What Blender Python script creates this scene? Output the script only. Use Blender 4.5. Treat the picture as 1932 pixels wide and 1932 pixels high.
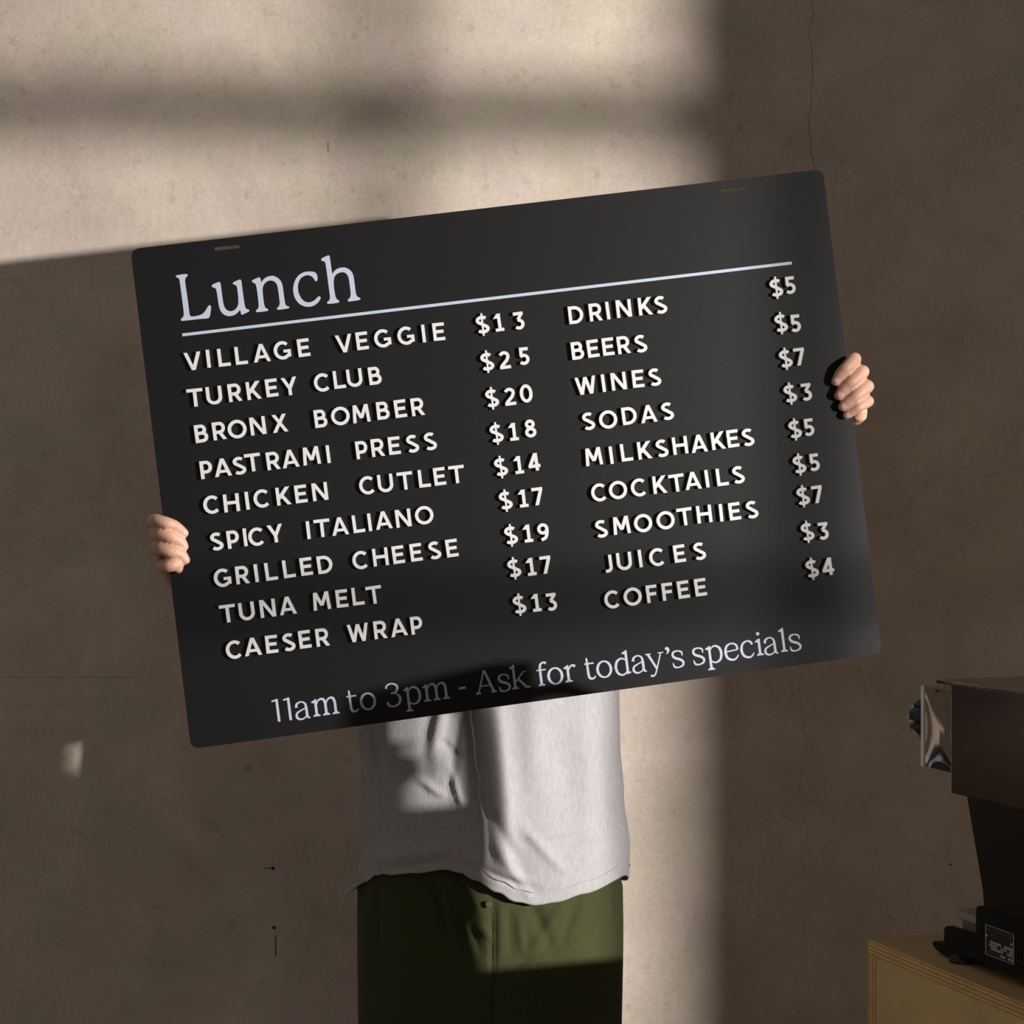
import bpy, bmesh, math, random
from mathutils import Vector, Matrix, noise
for o in list(bpy.data.objects): bpy.data.objects.remove(o)
scene = bpy.context.scene
COL = scene.collection
F = 3421.0                      # focal length in pixels of the 1932 frame
CAMZ = 1.45
# ------------------------------------------------------------------ camera
cd = bpy.data.cameras.new('camera'); cam = bpy.data.objects.new('camera', cd); COL.objects.link(cam)
cd.sensor_width = 36; cd.lens = 36 * F / 1932
cam.location = (0, 0, CAMZ); cam.rotation_euler = (math.pi / 2, 0, 0)
cd.clip_start = .05
scene.camera = cam
# ------------------------------------------------------------------ world and lamp
w = bpy.data.worlds.new('world'); scene.world = w; w.use_nodes = True
bg = w.node_tree.nodes['Background']; bg.inputs[0].default_value = (1.0, .90, .80, 1); bg.inputs[1].default_value = .195
LAMP = Vector((3.1, -.19, CAMZ + .31))
ld = bpy.data.lights.new('window_lamp', 'SPOT'); lo = bpy.data.objects.new('window_lamp', ld); COL.objects.link(lo)
ld.energy = 1280; ld.color = (1.0, .955, .90); ld.shadow_soft_size = .033; ld.spot_size = math.radians(62); ld.spot_blend = .2
lo.location = LAMP
lo.rotation_euler = (Vector((0, 2.5, 1.4)) - LAMP).to_track_quat('-Z', 'Y').to_euler()
vs = scene.view_settings
vs.view_transform = 'Standard'; vs.look = 'None'; vs.exposure = 0; vs.gamma = 1; vs.use_curve_mapping = False

# ------------------------------------------------------------------ helpers
def empty(name, loc=(0, 0, 0), mat=None, label=None, cat=None, group=None):
    o = bpy.data.objects.new(name, None); COL.objects.link(o)
    if mat is not None: o.matrix_world = mat
    else: o.location = loc
    o.empty_display_size = .05
    if label: o['label'] = label
    if cat: o['category'] = cat
    if group: o['group'] = group
    return o

def obj(name, data, mat=None, parent=None, label=None, kind=None, smooth=False, world=False):
    if isinstance(data, bmesh.types.BMesh):
        me = bpy.data.meshes.new(name); data.to_mesh(me); data.free()
    else: me = data
    if mat and not me.materials: me.materials.append(mat)
    if smooth:
        for p in me.polygons: p.use_smooth = True
    o = bpy.data.objects.new(name, me); COL.objects.link(o)
    if parent:
        o.parent = parent
        if world:            # geometry given in world space
            o.matrix_parent_inverse = parent.matrix_basis.inverted()
    if label: o['label'] = label
    if kind: o['kind'] = kind
    return o

def bx(bm, lo_, hi_, bev=0, M=None):
    r = bmesh.ops.create_cube(bm, size=1)
    vs_ = r['verts']
    for v in vs_:
        v.co = Vector([(lo_[i] + hi_[i]) / 2 + v.co[i] * (hi_[i] - lo_[i]) for i in range(3)])
    if bev:
        es = list({e for v in vs_ for e in v.link_edges})
        rr = bmesh.ops.bevel(bm, geom=es, offset=bev, segments=2, affect='EDGES', profile=.5)
        vs_ = list({v for f in rr['faces'] for v in f.verts} | {v for v in vs_ if v.is_valid})
    if M is not None:
        for v in vs_: v.co = M @ v.co
    return bm

def prism(bm, pts, z0, z1, conv=None):
    """extrude a closed outline (list of 2D points) from z0 to z1"""
    conv = conv or (lambda x, y, z: Vector((x, y, z)))
    a = [bm.verts.new(conv(x, y, z1)) for x, y in pts]
    b = [bm.verts.new(conv(x, y, z0)) for x, y in pts]
    n = len(pts)
    bm.faces.new(a); bm.faces.new(b[::-1])
    for i in range(n): bm.faces.new((a[i], b[i], b[(i + 1) % n], a[(i + 1) % n]))

def tube(bm, pts, radii, seg=12, cap=True):
    """tapered tube with rounded ends through 3-D points"""
    pts = [Vector(p) for p in pts]
    n = len(pts)
    rings = []
    def frame(d):
        up = Vector((0, 0, 1)) if abs(d.z) < .9 else Vector((0, 1, 0))
        s = d.cross(up).normalized(); return s, s.cross(d).normalized()
    stations = []
    for i in range(n):
        d = (pts[min(i + 1, n - 1)] - pts[max(i - 1, 0)]).normalized()
        stations.append((pts[i], radii[i], d))
    full = []
    if cap:
        p, r, d = stations[0]
        for k in (80, 55, 28): full.append((p - d * r * math.sin(math.radians(k)), r * math.cos(math.radians(k)), d))
    full += stations
    if cap:
        p, r, d = stations[-1]
        for k in (28, 55, 80): full.append((p + d * r * math.sin(math.radians(k)), r * math.cos(math.radians(k)), d))
    for p, r, d in full:
        s, t = frame(d)
        rings.append([bm.verts.new(p + s * r * math.cos(2 * math.pi * k / seg) + t * r * math.sin(2 * math.pi * k / seg)) for k in range(seg)])
    for a, b in zip(rings, rings[1:]):
        for k in range(seg): bm.faces.new((a[k], a[(k + 1) % seg], b[(k + 1) % seg], b[k]))
    if cap:
        bm.faces.new(rings[0][::-1]); bm.faces.new(rings[-1])

def smooth_path(pts, radii, sub=4):
    """Catmull-Rom through points with radii"""
    P = [Vector(p) for p in pts]; out = []; rr = []
    n = len(P)
    for i in range(n - 1):
        p0, p1, p2, p3 = P[max(i - 1, 0)], P[i], P[i + 1], P[min(i + 2, n - 1)]
        for k in range(sub):
            t = k / sub
            out.append(.5 * ((2 * p1) + (p2 - p0) * t + (2 * p0 - 5 * p1 + 4 * p2 - p3) * t * t + (3 * p1 - p0 - 3 * p2 + p3) * t ** 3))
            rr.append(radii[i] * (1 - t) + radii[i + 1] * t)
    out.append(P[-1]); rr.append(radii[-1])
    return out, rr

def ball(bm, c, r, seg=16):
    if not hasattr(r, '__len__'): r = (r, r, r)
    q = bmesh.ops.create_uvsphere(bm, u_segments=seg, v_segments=seg // 2 + 2, radius=1)
    for v in q['verts']: v.co = Vector((c[0] + v.co.x * r[0], c[1] + v.co.y * r[1], c[2] + v.co.z * r[2]))

def remeshed(bm, voxel, smooth_it=3, fac=.5):
    me = bpy.data.meshes.new('tmp'); bm.to_mesh(me); bm.free()
    o = bpy.data.objects.new('tmp', me); COL.objects.link(o)
    m = o.modifiers.new('r', 'REMESH'); m.mode = 'VOXEL'; m.voxel_size = voxel; m.use_smooth_shade = True
    if smooth_it:
        s = o.modifiers.new('s', 'SMOOTH'); s.iterations = smooth_it; s.factor = fac
    dg = bpy.context.evaluated_depsgraph_get(); dg.update()
    out = bpy.data.meshes.new_from_object(o.evaluated_get(dg))
    bpy.data.objects.remove(o); bpy.data.meshes.remove(me)
    for p in out.polygons: p.use_smooth = True
    return out

# ------------------------------------------------------------------ materials
def mat(name, col, rough=.6, metal=0, spec=.5, noise_scale=0, noise_amt=0, bump=0, bump_scale=100, coat=0, sheen=0):
    m = bpy.data.materials.new(name); m.use_nodes = True
    nt = m.node_tree; b = nt.nodes['Principled BSDF']
    b.inputs['Base Color'].default_value = (*col, 1); b.inputs['Roughness'].default_value = rough
    b.inputs['Metallic'].default_value = metal; b.inputs['Specular IOR Level'].default_value = spec
    if coat: b.inputs['Coat Weight'].default_value = coat
    if sheen: b.inputs['Sheen Weight'].default_value = sheen
    tc = nt.nodes.new('ShaderNodeTexCoord')
    if noise_scale:
        n = nt.nodes.new('ShaderNodeTexNoise'); n.inputs['Scale'].default_value = noise_scale; n.inputs['Detail'].default_value = 6
        nt.links.new(tc.outputs['Object'], n.inputs['Vector'])
        r = nt.nodes.new('ShaderNodeMapRange'); r.inputs['From Min'].default_value = .3; r.inputs['From Max'].default_value = .7
        r.inputs['To Min'].default_value = 1 - noise_amt; r.inputs['To Max'].default_value = 1 + noise_amt
        nt.links.new(n.outputs['Fac'], r.inputs['Value'])
        mx = nt.nodes.new('ShaderNodeVectorMath'); mx.operation = 'SCALE'; mx.inputs[0].default_value = col
        nt.links.new(r.outputs[0], mx.inputs['Scale']); nt.links.new(mx.outputs[0], b.inputs['Base Color'])
    if bump:
        n = nt.nodes.new('ShaderNodeTexNoise'); n.inputs['Scale'].default_value = bump_scale; n.inputs['Detail'].default_value = 4
        nt.links.new(tc.outputs['Object'], n.inputs['Vector'])
        bp = nt.nodes.new('ShaderNodeBump'); bp.inputs['Strength'].default_value = bump; bp.inputs['Distance'].default_value = .002
        nt.links.new(n.outputs['Fac'], bp.inputs['Height']); nt.links.new(bp.outputs[0], b.inputs['Normal'])
    return m

M_board = mat('board_black', (.0045, .0044, .0052), .46, spec=.26, bump=.12, bump_scale=900)
M_letter = mat('letter_white', (.56, .565, .575), .5)
M_print = mat('print_pale_blue', (.40, .44, .54), .4)
M_skin = mat('skin', (.56, .32, .235), .5, noise_scale=60, noise_amt=.12, bump=.25, bump_scale=420)
M_skin.node_tree.nodes['Principled BSDF'].inputs['Subsurface Weight'].default_value = .15
M_skin.node_tree.nodes['Principled BSDF'].inputs['Subsurface Radius'].default_value = (.006, .002, .001)
M_skin.node_tree.nodes['Principled BSDF'].inputs['Subsurface Scale'].default_value = .6
M_nail = mat('nail', (.66, .37, .36), .22)
M_hair = mat('hair_brown', (.03, .018, .01), .6, bump=.6, bump_scale=300)
M_shoe = mat('shoe_canvas', (.05, .05, .05), .7)
M_sole = mat('shoe_sole', (.5, .48, .45), .7)
M_eye = mat('eye_white', (.8, .78, .75), .2)
M_iris = mat('iris', (.06, .03, .015), .2)
M_lip = mat('lip', (.45, .18, .14), .4)
M_dark = mat('hole_dark', (.010, .008, .006), .9)
M_frame = mat('window_frame_metal', (.05, .05, .05), .5)
M_floor = mat('floor_concrete', (.42, .37, .33), .6, noise_scale=3, noise_amt=.2)
M_steel_dark = mat('polished_steel', (.20, .165, .15), .1, metal=1)
M_steel_soft = mat('brushed_steel_panel', (.125, .095, .088), .2, metal=1)
M_chrome = mat('chrome', (.55, .50, .47), .06, metal=1)
M_lowpanel = mat('dark_glossy_panel', (.010, .007, .005), .25, spec=.3)
M_blackbase = mat('black_powder_coat', (.003, .003, .0035), .5, spec=.2)
M_knob = mat('black_knob', (.006, .006, .007), .25)
M_grey = mat('grey_tray', (.30, .27, .28), .45)
M_pan = mat('drip_pan', (.22, .19, .14), .3)
M_rubber = mat('dark_rubber', (.014, .015, .018), .7)
M_plate = mat('plate_black', (.006, .006, .006), .4)
M_platew = mat('plate_print', (.36, .33, .33), .5)

def concrete():
    m = bpy.data.materials.new('concrete_wall'); m.use_nodes = True
    nt = m.node_tree; L = nt.links; b = nt.nodes['Principled BSDF']; b.inputs['Roughness'].default_value = .78
    b.inputs['Specular IOR Level'].default_value = .25
    tc = nt.nodes.new('ShaderNodeTexCoord')
    def nz(scale, detail, rough=.5, dist=0):
        n = nt.nodes.new('ShaderNodeTexNoise'); n.inputs['Scale'].default_value = scale; n.inputs['Detail'].default_value = detail
        n.inputs['Roughness'].default_value = rough; n.inputs['Distortion'].default_value = dist
        L.new(tc.outputs['Object'], n.inputs['Vector']); return n
    def ramp(src, p0, c0, p1, c1):
        r = nt.nodes.new('ShaderNodeValToRGB'); r.color_ramp.elements[0].position = p0; r.color_ramp.elements[0].color = (*c0, 1)
        r.color_ramp.elements[1].position = p1; r.color_ramp.elements[1].color = (*c1, 1); L.new(src, r.inputs[0]); return r
    def mul(a, b_, f=1):
        x = nt.nodes.new('ShaderNodeMix'); x.data_type = 'RGBA'; x.blend_type = 'MULTIPLY'; x.inputs[0].default_value = f
        L.new(a, x.inputs[6]); L.new(b_, x.inputs[7]); return x.outputs[2]
    big = ramp(nz(1.3, 3).outputs['Fac'], .32, (.50, .428, .372), .68, (.58, .50, .442))
    mid = ramp(nz(7, 6, .6, .4).outputs['Fac'], .33, (.86, .86, .845), .68, (1.07, 1.065, 1.06))
    spk = ramp(nz(45, 4, .65).outputs['Fac'], .27, (.74, .73, .70), .42, (1, 1, 1))
    fine = ramp(nz(170, 3).outputs['Fac'], .3, (.93, .93, .93), .7, (1.05, 1.05, 1.05))
    dots = ramp(nz(22, 1, .4).outputs['Fac'], 0.12, (.7, .67, .64), .19, (1, 1, 1))
    c = mul(big.outputs[0], mid.outputs[0]); c = mul(c, spk.outputs[0], .7); c = mul(c, fine.outputs[0]); c = mul(c, dots.outputs[0], .8)
    hue = ramp(nz(9, 5, .6).outputs['Fac'], .35, (.975, 1.0, .94), .65, (1.02, .985, 1.03)); c = mul(c, hue.outputs[0])
    cloud = ramp(nz(3.2, 7, .65, .6).outputs['Fac'], .35, (.92, .915, .90), .62, (1.04, 1.04, 1.04)); c = mul(c, cloud.outputs[0])
    # wandering hairline crack and a faint formwork joint, both marks of the wall itself
    sep = nt.nodes.new('ShaderNodeSeparateXYZ'); L.new(tc.outputs['Object'], sep.inputs[0])
    def math_(op, a, b_=None):
        x = nt.nodes.new('ShaderNodeMath'); x.operation = op
        for i, q in enumerate((a, b_)):
            if q is None: continue
            if isinstance(q, (int, float)): x.inputs[i].default_value = q
            else: L.new(q, x.inputs[i])
        return x.outputs[0]
    def line(coord, centre, wob, wid, along, a0, a1, dark):
        d = math_('SUBTRACT', coord, centre)
        if wob is not None: d = math_('SUBTRACT', d, wob)
        d = math_('ABSOLUTE', d)
        k = nt.nodes.new('ShaderNodeMapRange'); k.inputs['From Min'].default_value = wid * .4; k.inputs['From Max'].default_value = wid
        k.inputs['To Min'].default_value = dark; k.inputs['To Max'].default_value = 0; L.new(d, k.inputs['Value'])
        g = math_('MULTIPLY', math_('GREATER_THAN', along, a0), math_('LESS_THAN', along, a1))
        return math_('MULTIPLY', k.outputs[0], g)
    wn = nt.nodes.new('ShaderNodeTexNoise'); wn.noise_dimensions = '1D'; wn.inputs['Scale'].default_value = 14; wn.inputs['Detail'].default_value = 8
    L.new(sep.outputs[2], wn.inputs['W'])
    wob = math_('MULTIPLY', math_('SUBTRACT', wn.outputs['Fac'], .5), .026)
    vis = nz(30, 2)
    crack = line(sep.outputs[0], .445, wob, .0015, sep.outputs[2], 1.45 + .50, 3.0, .42)
    crack2 = line(sep.outputs[0], .433, wob, .0014, sep.outputs[2], .8, 1.25, .22)
    joint = line(sep.outputs[2], CAMZ - .246, None, .0016, sep.outputs[0], -3, -.55, .3)
    scr = line(sep.outputs[0], -.274, None, .0016, sep.outputs[2], CAMZ + .534, CAMZ + .551, .6)
    tot = math_('ADD', math_('ADD', crack, crack2), math_('ADD', joint, scr))
    tot = math_('MULTIPLY', tot, math_('ADD', math_('MULTIPLY', vis.outputs['Fac'], 1.4), .1))
    dk = nt.nodes.new('ShaderNodeMix'); dk.data_type = 'RGBA'; L.new(tot, dk.inputs[0]); L.new(c, dk.inputs[6]); dk.inputs[7].default_value = (.06, .045, .03, 1)
    L.new(dk.outputs[2], b.inputs['Base Color'])
    bp = nt.nodes.new('ShaderNodeBump'); bp.inputs['Strength'].default_value = .25; bp.inputs['Distance'].default_value = .004
    L.new(nz(60, 5).outputs['Fac'], bp.inputs['Height']); L.new(bp.outputs[0], b.inputs['Normal'])
    return m
M_wall = concrete()

def plywood(name, axis, thick0, layer, base=(.36, .235, .115)):
    """axis None: face veneer; else edge plies striped along that object axis"""
    m = bpy.data.materials.new(name); m.use_nodes = True
    nt = m.node_tree; L = nt.links; b = nt.nodes['Principled BSDF']; b.inputs['Roughness'].default_value = .5
    tc = nt.nodes.new('ShaderNodeTexCoord'); mp = nt.nodes.new('ShaderNodeMapping'); L.new(tc.outputs['Object'], mp.inputs[0])
    mp.inputs['Scale'].default_value = (1, 1, 1)
    n = nt.nodes.new('ShaderNodeTexNoise'); n.inputs['Scale'].default_value = 6 if axis is None else 30; n.inputs['Detail'].default_value = 8; n.inputs['Roughness'].default_value = .6
    L.new(mp.outputs[0], n.inputs['Vector'])
    r = nt.nodes.new('ShaderNodeValToRGB')
    r.color_ramp.elements[0].position = .3; r.color_ramp.elements[0].color = tuple(c * .8 for c in base) + (1,)
    r.color_ramp.elements[1].position = .7; r.color_ramp.elements[1].color = tuple(c * 1.15 for c in base) + (1,)
    L.new(n.outputs['Fac'], r.inputs[0])
    out = r.outputs[0]
    if axis is not None:
        sp = nt.nodes.new('ShaderNodeSeparateXYZ'); L.new(tc.outputs['Object'], sp.inputs[0])
        a = nt.nodes.new('ShaderNodeMath'); a.operation = 'MULTIPLY_ADD'; a.inputs[1].default_value = 1 / layer; a.inputs[2].default_value = -thick0 / layer
        L.new(sp.outputs[axis], a.inputs[0])
        wv = nt.nodes.new('ShaderNodeMath'); wv.operation = 'PINGPONG'; wv.inputs[1].default_value = 1; L.new(a.outputs[0], wv.inputs[0])
        cr = nt.nodes.new('ShaderNodeValToRGB'); cr.color_ramp.elements[0].position = .35; cr.color_ramp.elements[0].color = (.60, .50, .42, 1)
        cr.color_ramp.elements[1].position = .6; cr.color_ramp.elements[1].color = (1.15, 1.15, 1.1, 1); L.new(wv.outputs[0], cr.inputs[0])
        mx = nt.nodes.new('ShaderNodeMix'); mx.data_type = 'RGBA'; mx.blend_type = 'MULTIPLY'; mx.inputs[0].default_value = .75
        L.new(out, mx.inputs[6]); L.new(cr.outputs[0], mx.inputs[7]); out = mx.outputs[2]
    L.new(out, b.inputs['Base Color'])
    return m

def cloth(name, col, dark, scale, bump_d, heather=.1):
    m = bpy.data.materials.new(name); m.use_nodes = True
    nt = m.node_tree; L = nt.links; b = nt.nodes['Principled BSDF']; b.inputs['Roughness'].default_value = .9
    b.inputs['Specular IOR Level'].default_value = .15; b.inputs['Sheen Weight'].default_value = .08
    tc = nt.nodes.new('ShaderNodeTexCoord')
    mp = nt.nodes.new('ShaderNodeMapping'); mp.inputs['Scale'].default_value = (1, 1, .35); L.new(tc.outputs['Object'], mp.inputs[0])
    n = nt.nodes.new('ShaderNodeTexNoise'); n.inputs['Scale'].default_value = scale; n.inputs['Detail'].default_value = 5; n.inputs['Roughness'].default_value = .7
    L.new(mp.outputs[0], n.inputs['Vector'])
    r = nt.nodes.new('ShaderNodeValToRGB'); r.color_ramp.elements[0].position = .3; r.color_ramp.elements[0].color = (*dark, 1)
    r.color_ramp.elements[1].position = .7; r.color_ramp.elements[1].color = (*col, 1); L.new(n.outputs['Fac'], r.inputs[0])
    L.new(r.outputs[0], b.inputs['Base Color'])
    n2 = nt.nodes.new('ShaderNodeTexNoise'); n2.inputs['Scale'].default_value = scale * 2; n2.inputs['Detail'].default_value = 3
    L.new(tc.outputs['Object'], n2.inputs['Vector'])
    bp = nt.nodes.new('ShaderNodeBump'); bp.inputs['Strength'].default_value = .5; bp.inputs['Distance'].default_value = bump_d
    L.new(n2.outputs['Fac'], bp.inputs['Height']); L.new(bp.outputs[0], b.inputs['Normal'])
    return m
M_shirt = cloth('heather_jersey', (.42, .41, .425), (.33, .322, .335), 260, .0012)
M_trouser = cloth('olive_cotton', (.050, .055, .021), (.040, .044, .017), 300, .0006)

# ------------------------------------------------------------------ the room
WY = 2.70; WXO = 3.2
bm = bmesh.new(); bx(bm, (-3, WY, 0), (WXO, WY + .2, 3.2)); wall_b = obj('wall_back', bm, M_wall, kind='structure')
wall_b['label'] = 'bare concrete wall behind the menu board, with hairline cracks'
bm = bmesh.new(); bx(bm, (-3, -3.5, -.1), (WXO, WY + .2, 0)); obj('floor', bm, M_floor, kind='structure')
# angled wall on the right, outside the frame, with the window the light comes through
def wallpt(px, py): return Vector(((px - 966) / F * WY, WY, CAMZ - (py - 966) / F * WY))
WQ = Vector((1.953, .735, 0)); WE = Vector((.97, .22, 0)).normalized(); WN = Vector((-WE.y, WE.x, 0))
def whit(P):
    """where the lamp's ray to P crosses the window plane: (along the wall, height)"""
    d = P - LAMP; t = (WQ - LAMP).dot(WN) / d.dot(WN); q = LAMP + d * t
    return (q - WQ).dot(WE), q.z
WM = Matrix.Identity(4)
for i in range(3): WM[i][0], WM[i][1], WM[i][3] = WE[i], WN[i], WQ[i]
w1 = whit(wallpt(1292, 900))[0]; w0 = whit(Vector((-.47, 2.12, 1.5)))[0] - .12
z0 = whit(wallpt(1250, 1932))[1] - .06; z1 = whit(wallpt(600, 0))[1] + .25
wb = whit(wallpt(700, 300))[0]; zb1 = whit(wallpt(640, 207))[1]; zb2 = whit(Vector((.0, 2.17, CAMZ - .105)))[1]
def wbox(bm, a, b_): bx(bm, (a[0], a[1], a[2]), (b_[0], b_[1], b_[2]), M=WM)
bm = bmesh.new(); WL, WR_ = -.95, 1.6
# deep wall with splayed reveals behind a thin inner skin round the opening
SP = .30
wbox(bm, (WL, -.1, 0), (w0 - SP, 0, 3.2)); wbox(bm, (w1 + SP, -.1, 0), (WR_, 0, 3.2))
wbox(bm, (w0 - SP, -.1, 0), (w1 + SP, 0, z0 - .15)); wbox(bm, (w0 - SP, -.1, z1 + .15), (w1 + SP, 0, 3.2))
wbox(bm, (w0 - SP, -.012, z0 - .15), (w0, 0, z1 + .15)); wbox(bm, (w1, -.012, z0 - .15), (w1 + SP, 0, z1 + .15))
wbox(bm, (w0, -.012, z0 - .15), (w1, 0, z0)); wbox(bm, (w0, -.012, z1), (w1, 0, z1 + .15))
obj('wall_right', bm, M_wall, kind='structure')
win = empty('window_1', WM @ Vector(((w0 + w1) / 2, 0, z0))); win['kind'] = 'structure'
bm = bmesh.new()
for a, b_ in (((w0 - .02, 0, z0 - .02), (w1 + .02, .02, z0)), ((w0 - .02, 0, z1), (w1 + .02, .02, z1 + .02)), ((w0 - .02, 0, z0), (w0, .02, z1)), ((w1, 0, z0), (w1 + .02, .02, z1))): wbox(bm, a, b_)
obj('window_frame', bm, M_frame, win, world=True)
bm = bmesh.new(); wbox(bm, (wb - .009, 0, z0), (wb + .009, .008, z1)); obj('glazing_bar', bm, M_frame, win, world=True)
for z, hw in ((zb1, .0135), (zb2, .0060)):
    bm = bmesh.new(); wbox(bm, (w0, 0, z - hw), (w1, .008, z + hw)); obj('glazing_bar', bm, M_frame, win, world=True)

# old fixing holes and a plaster chip in the back wall
for px, py, r in ((515, 1638, .0024), (517, 1750, .0024), (1793, 1631, .0016)):
    bm = bmesh.new(); p = wallpt(px, py)
    q = bmesh.ops.create_cone(bm, segments=14, radius1=r, radius2=r * .8, depth=.0016, cap_ends=True)
    for v in q['verts']: v.co = Vector((p.x + v.co.x, WY - .0006 + v.co.z * .5, p.z + v.co.y))
    obj('fixing_hole', bm, M_dark, wall_b)
p = wallpt(520, 1785); bm = bmesh.new(); bx(bm, (p.x - .0006, WY - .0006, p.z - .014), (p.x + .0006, WY + .001, p.z + .016)); obj('scratch', bm, M_dark, wall_b)
p = wallpt(506, 1638); bm = bmesh.new(); bx(bm, (p.x - .006, WY - .0006, p.z - .0004), (p.x + .006, WY + .001, p.z + .0004)); obj('scratch', bm, M_dark, wall_b)
p = wallpt(466, 1447); bm = bmesh.new()
for dx, dz, r in ((0, 0, .005), (.004, .004, .0035), (-.004, -.001, .003), (.003, -.005, .0025)): ball(bm, (p.x + dx, WY, p.z + dz), (r, .0018, r), 10)
obj('plaster_chip', bm, mat('plaster_chip', (.42, .34, .27), .9), wall_b)

# ------------------------------------------------------------------ menu board frame of reference
rv = Vector((0.00417068, -0.12611547, 0.08441465)); O = Vector((-0.45266083, 2.13911257, 0.31035736 + CAMZ))
R3 = Matrix.Rotation(rv.length, 3, rv.normalized())
BX, BY, BN = R3 @ Vector((1, 0, 0)), R3 @ Vector((0, 0, 1)), -(R3 @ Vector((0, 1, 0)))
BO = O + BX * .4205 - BY * .594            # bottom centre of the board's front face
BM = Matrix.Identity(4)
for i in range(3): BM[i][0], BM[i][1], BM[i][2], BM[i][3] = BX[i], BY[i], BN[i], BO[i]
C0 = Vector((0, 0, CAMZ))
def p2w(px, py, d=0.0):
    """point in the room on the plane d in front of the board's face"""
    r = Vector(((px - 966) / F, 1, -(py - 966) / F))
    q = BO + BN * d
    return C0 + r * ((q - C0).dot(BN) / r.dot(BN))
def p2b(px, py):
    v = p2w(px, py) - BO
    return (v.dot(BX), v.dot(BY))
def b2w(x, y, d=0.0): return BO + BX * x + BY * y + BN * d

board = empty('menu_board', mat=BM, label='large black lunch menu board with white raised letters, held tilted by the person', cat='menu board')
# panel with rounded corners and two hanging slots
cv = bpy.data.curves.new('panel', 'CURVE'); cv.dimensions = '2D'; cv.fill_mode = 'BOTH'; cv.extrude = .0015
def spline(pts):
    s = cv.splines.new('POLY'); s.points.add(len(pts) - 1); s.use_cyclic_u = True
    for q, (x, y) in zip(s.points, pts): q.co = (x, y, 0, 1)
def rounded(c, r, n=8):
    out = []
    m = len(c)
    for i in range(m):
        p, a, b_ = Vector(c[i]), Vector(c[i - 1]), Vector(c[(i + 1) % m])
        u, v = (a - p).normalized(), (b_ - p).normalized()
        p1, p2 = p + u * r, p + v * r
        for k in range(n + 1):
            t = k / n; out.append(tuple((1 - t) ** 2 * p1 + 2 * t * (1 - t) * p + t * t * p2))
    return out
corners = [p2b(246, 470), p2b(1552.5, 319), p2b(1664, 1233), p2b(360.5, 1413.5)]
spline(rounded(corners, .0115))
for (ax, ay), (cx_, cy_) in (((405, 469.5), (452, 464.5)), ((1362, 359.5), (1407, 354.5))):
    a, c = p2b(ax, ay), p2b(cx_, cy_)
    spline(rounded([(a[0], a[1] + .0022), (c[0], c[1] + .0022), (c[0], c[1] - .0022), (a[0], a[1] - .0022)], .0012, 4))
co = bpy.data.objects.new('tmp', cv); COL.objects.link(co)
dg = bpy.context.evaluated_depsgraph_get(); dg.update()
me = bpy.data.meshes.new_from_object(co.evaluated_get(dg)); bpy.data.objects.remove(co)
for v in me.vertices: v.co.z -= .0015
me.materials.clear()
obj('panel', me, M_board, board)

# ------------------------------------------------------------------ raised sans letters, cap height 1
SW = .182
def arc(cx, cy, rx, ry, a0, a1, n=None):
    n = n or max(4, int(abs(a1 - a0) / 9))
    return [(cx + rx * math.cos(math.radians(a0 + (a1 - a0) * k / n)), cy + ry * math.sin(math.radians(a0 + (a1 - a0) * k / n))) for k in range(n + 1)]
def ribbon(bm, pts, wd, z0, z1, closed=False, conv=None):
    conv = conv or (lambda x, y, z: Vector((x, y, z)))
    n = len(pts); Lf, Rt = [], []
    if not hasattr(wd, '__len__'): wd = [wd] * n
    elif len(wd) != n:
        src = wd; wd = []
        for i in range(n):
            t = i / (n - 1) * (len(src) - 1); k = min(int(t), len(src) - 2); wd.append(src[k] * (1 - t + k) + src[k + 1] * (t - k))
    for i in range(n):
        a = Vector(pts[i - 1] if (i > 0 or closed) else pts[i]); c = Vector(pts[(i + 1) % n] if (i < n - 1 or closed) else pts[i]); p = Vector(pts[i])
        d1 = (p - a); d2 = (c - p)
        if d1.length < 1e-9: d1 = d2
        if d2.length < 1e-9: d2 = d1
        d1.normalize(); d2.normalize()
        t = (d1 + d2).normalized(); nn = Vector((-t.y, t.x))
        k = 1 / max(.45, nn.dot(Vector((-d1.y, d1.x))))
        Lf.append(p + nn * wd[i] / 2 * k); Rt.append(p - nn * wd[i] / 2 * k)
    tl = [bm.verts.new(conv(q.x, q.y, z1)) for q in Lf]; tr = [bm.verts.new(conv(q.x, q.y, z1)) for q in Rt]
    bl = [bm.verts.new(conv(q.x, q.y, z0)) for q in Lf]; br = [bm.verts.new(conv(q.x, q.y, z0)) for q in Rt]
    rng = range(n if closed else n - 1)
    for i in rng:
        j = (i + 1) % n
        bm.faces.new((tr[i], tr[j], tl[j], tl[i])); bm.faces.new((bl[i], bl[j], br[j], br[i]))
        bm.faces.new((tl[i], tl[j], bl[j], bl[i])); bm.faces.new((tr[j], tr[i], br[i], br[j]))
    if not closed:
        bm.faces.new((tr[0], tl[0], bl[0], br[0])); bm.faces.new((tl[-1], tr[-1], br[-1], bl[-1]))
h = SW / 2
def H(x0, x1, y): return ('box', x0, y - h, x1, y + h)
def V(x, y0=0., y1=1.): return ('box', x - h, y0, x + h, y1)
def D(xb, xt, yb=0., yt=1., w_=None): return ('diag', xb, xt, yb, yt, w_ or SW)
def Rb(pts, closed=False): return ('rib', pts, closed)
def sshape(w_, s=1.0, oy=0.):
    r = w_ / 2 - h
    return arc(0, .735, r * .93, .175, 38, 90, 6)[:-1] + arc(0, .735, r * .93, .175, 90, 245, 14) + arc(0, .262, r, .175, 65, -90, 14)[1:] + arc(0, .262, r, .175, -90, -146, 5)[1:]
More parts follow.
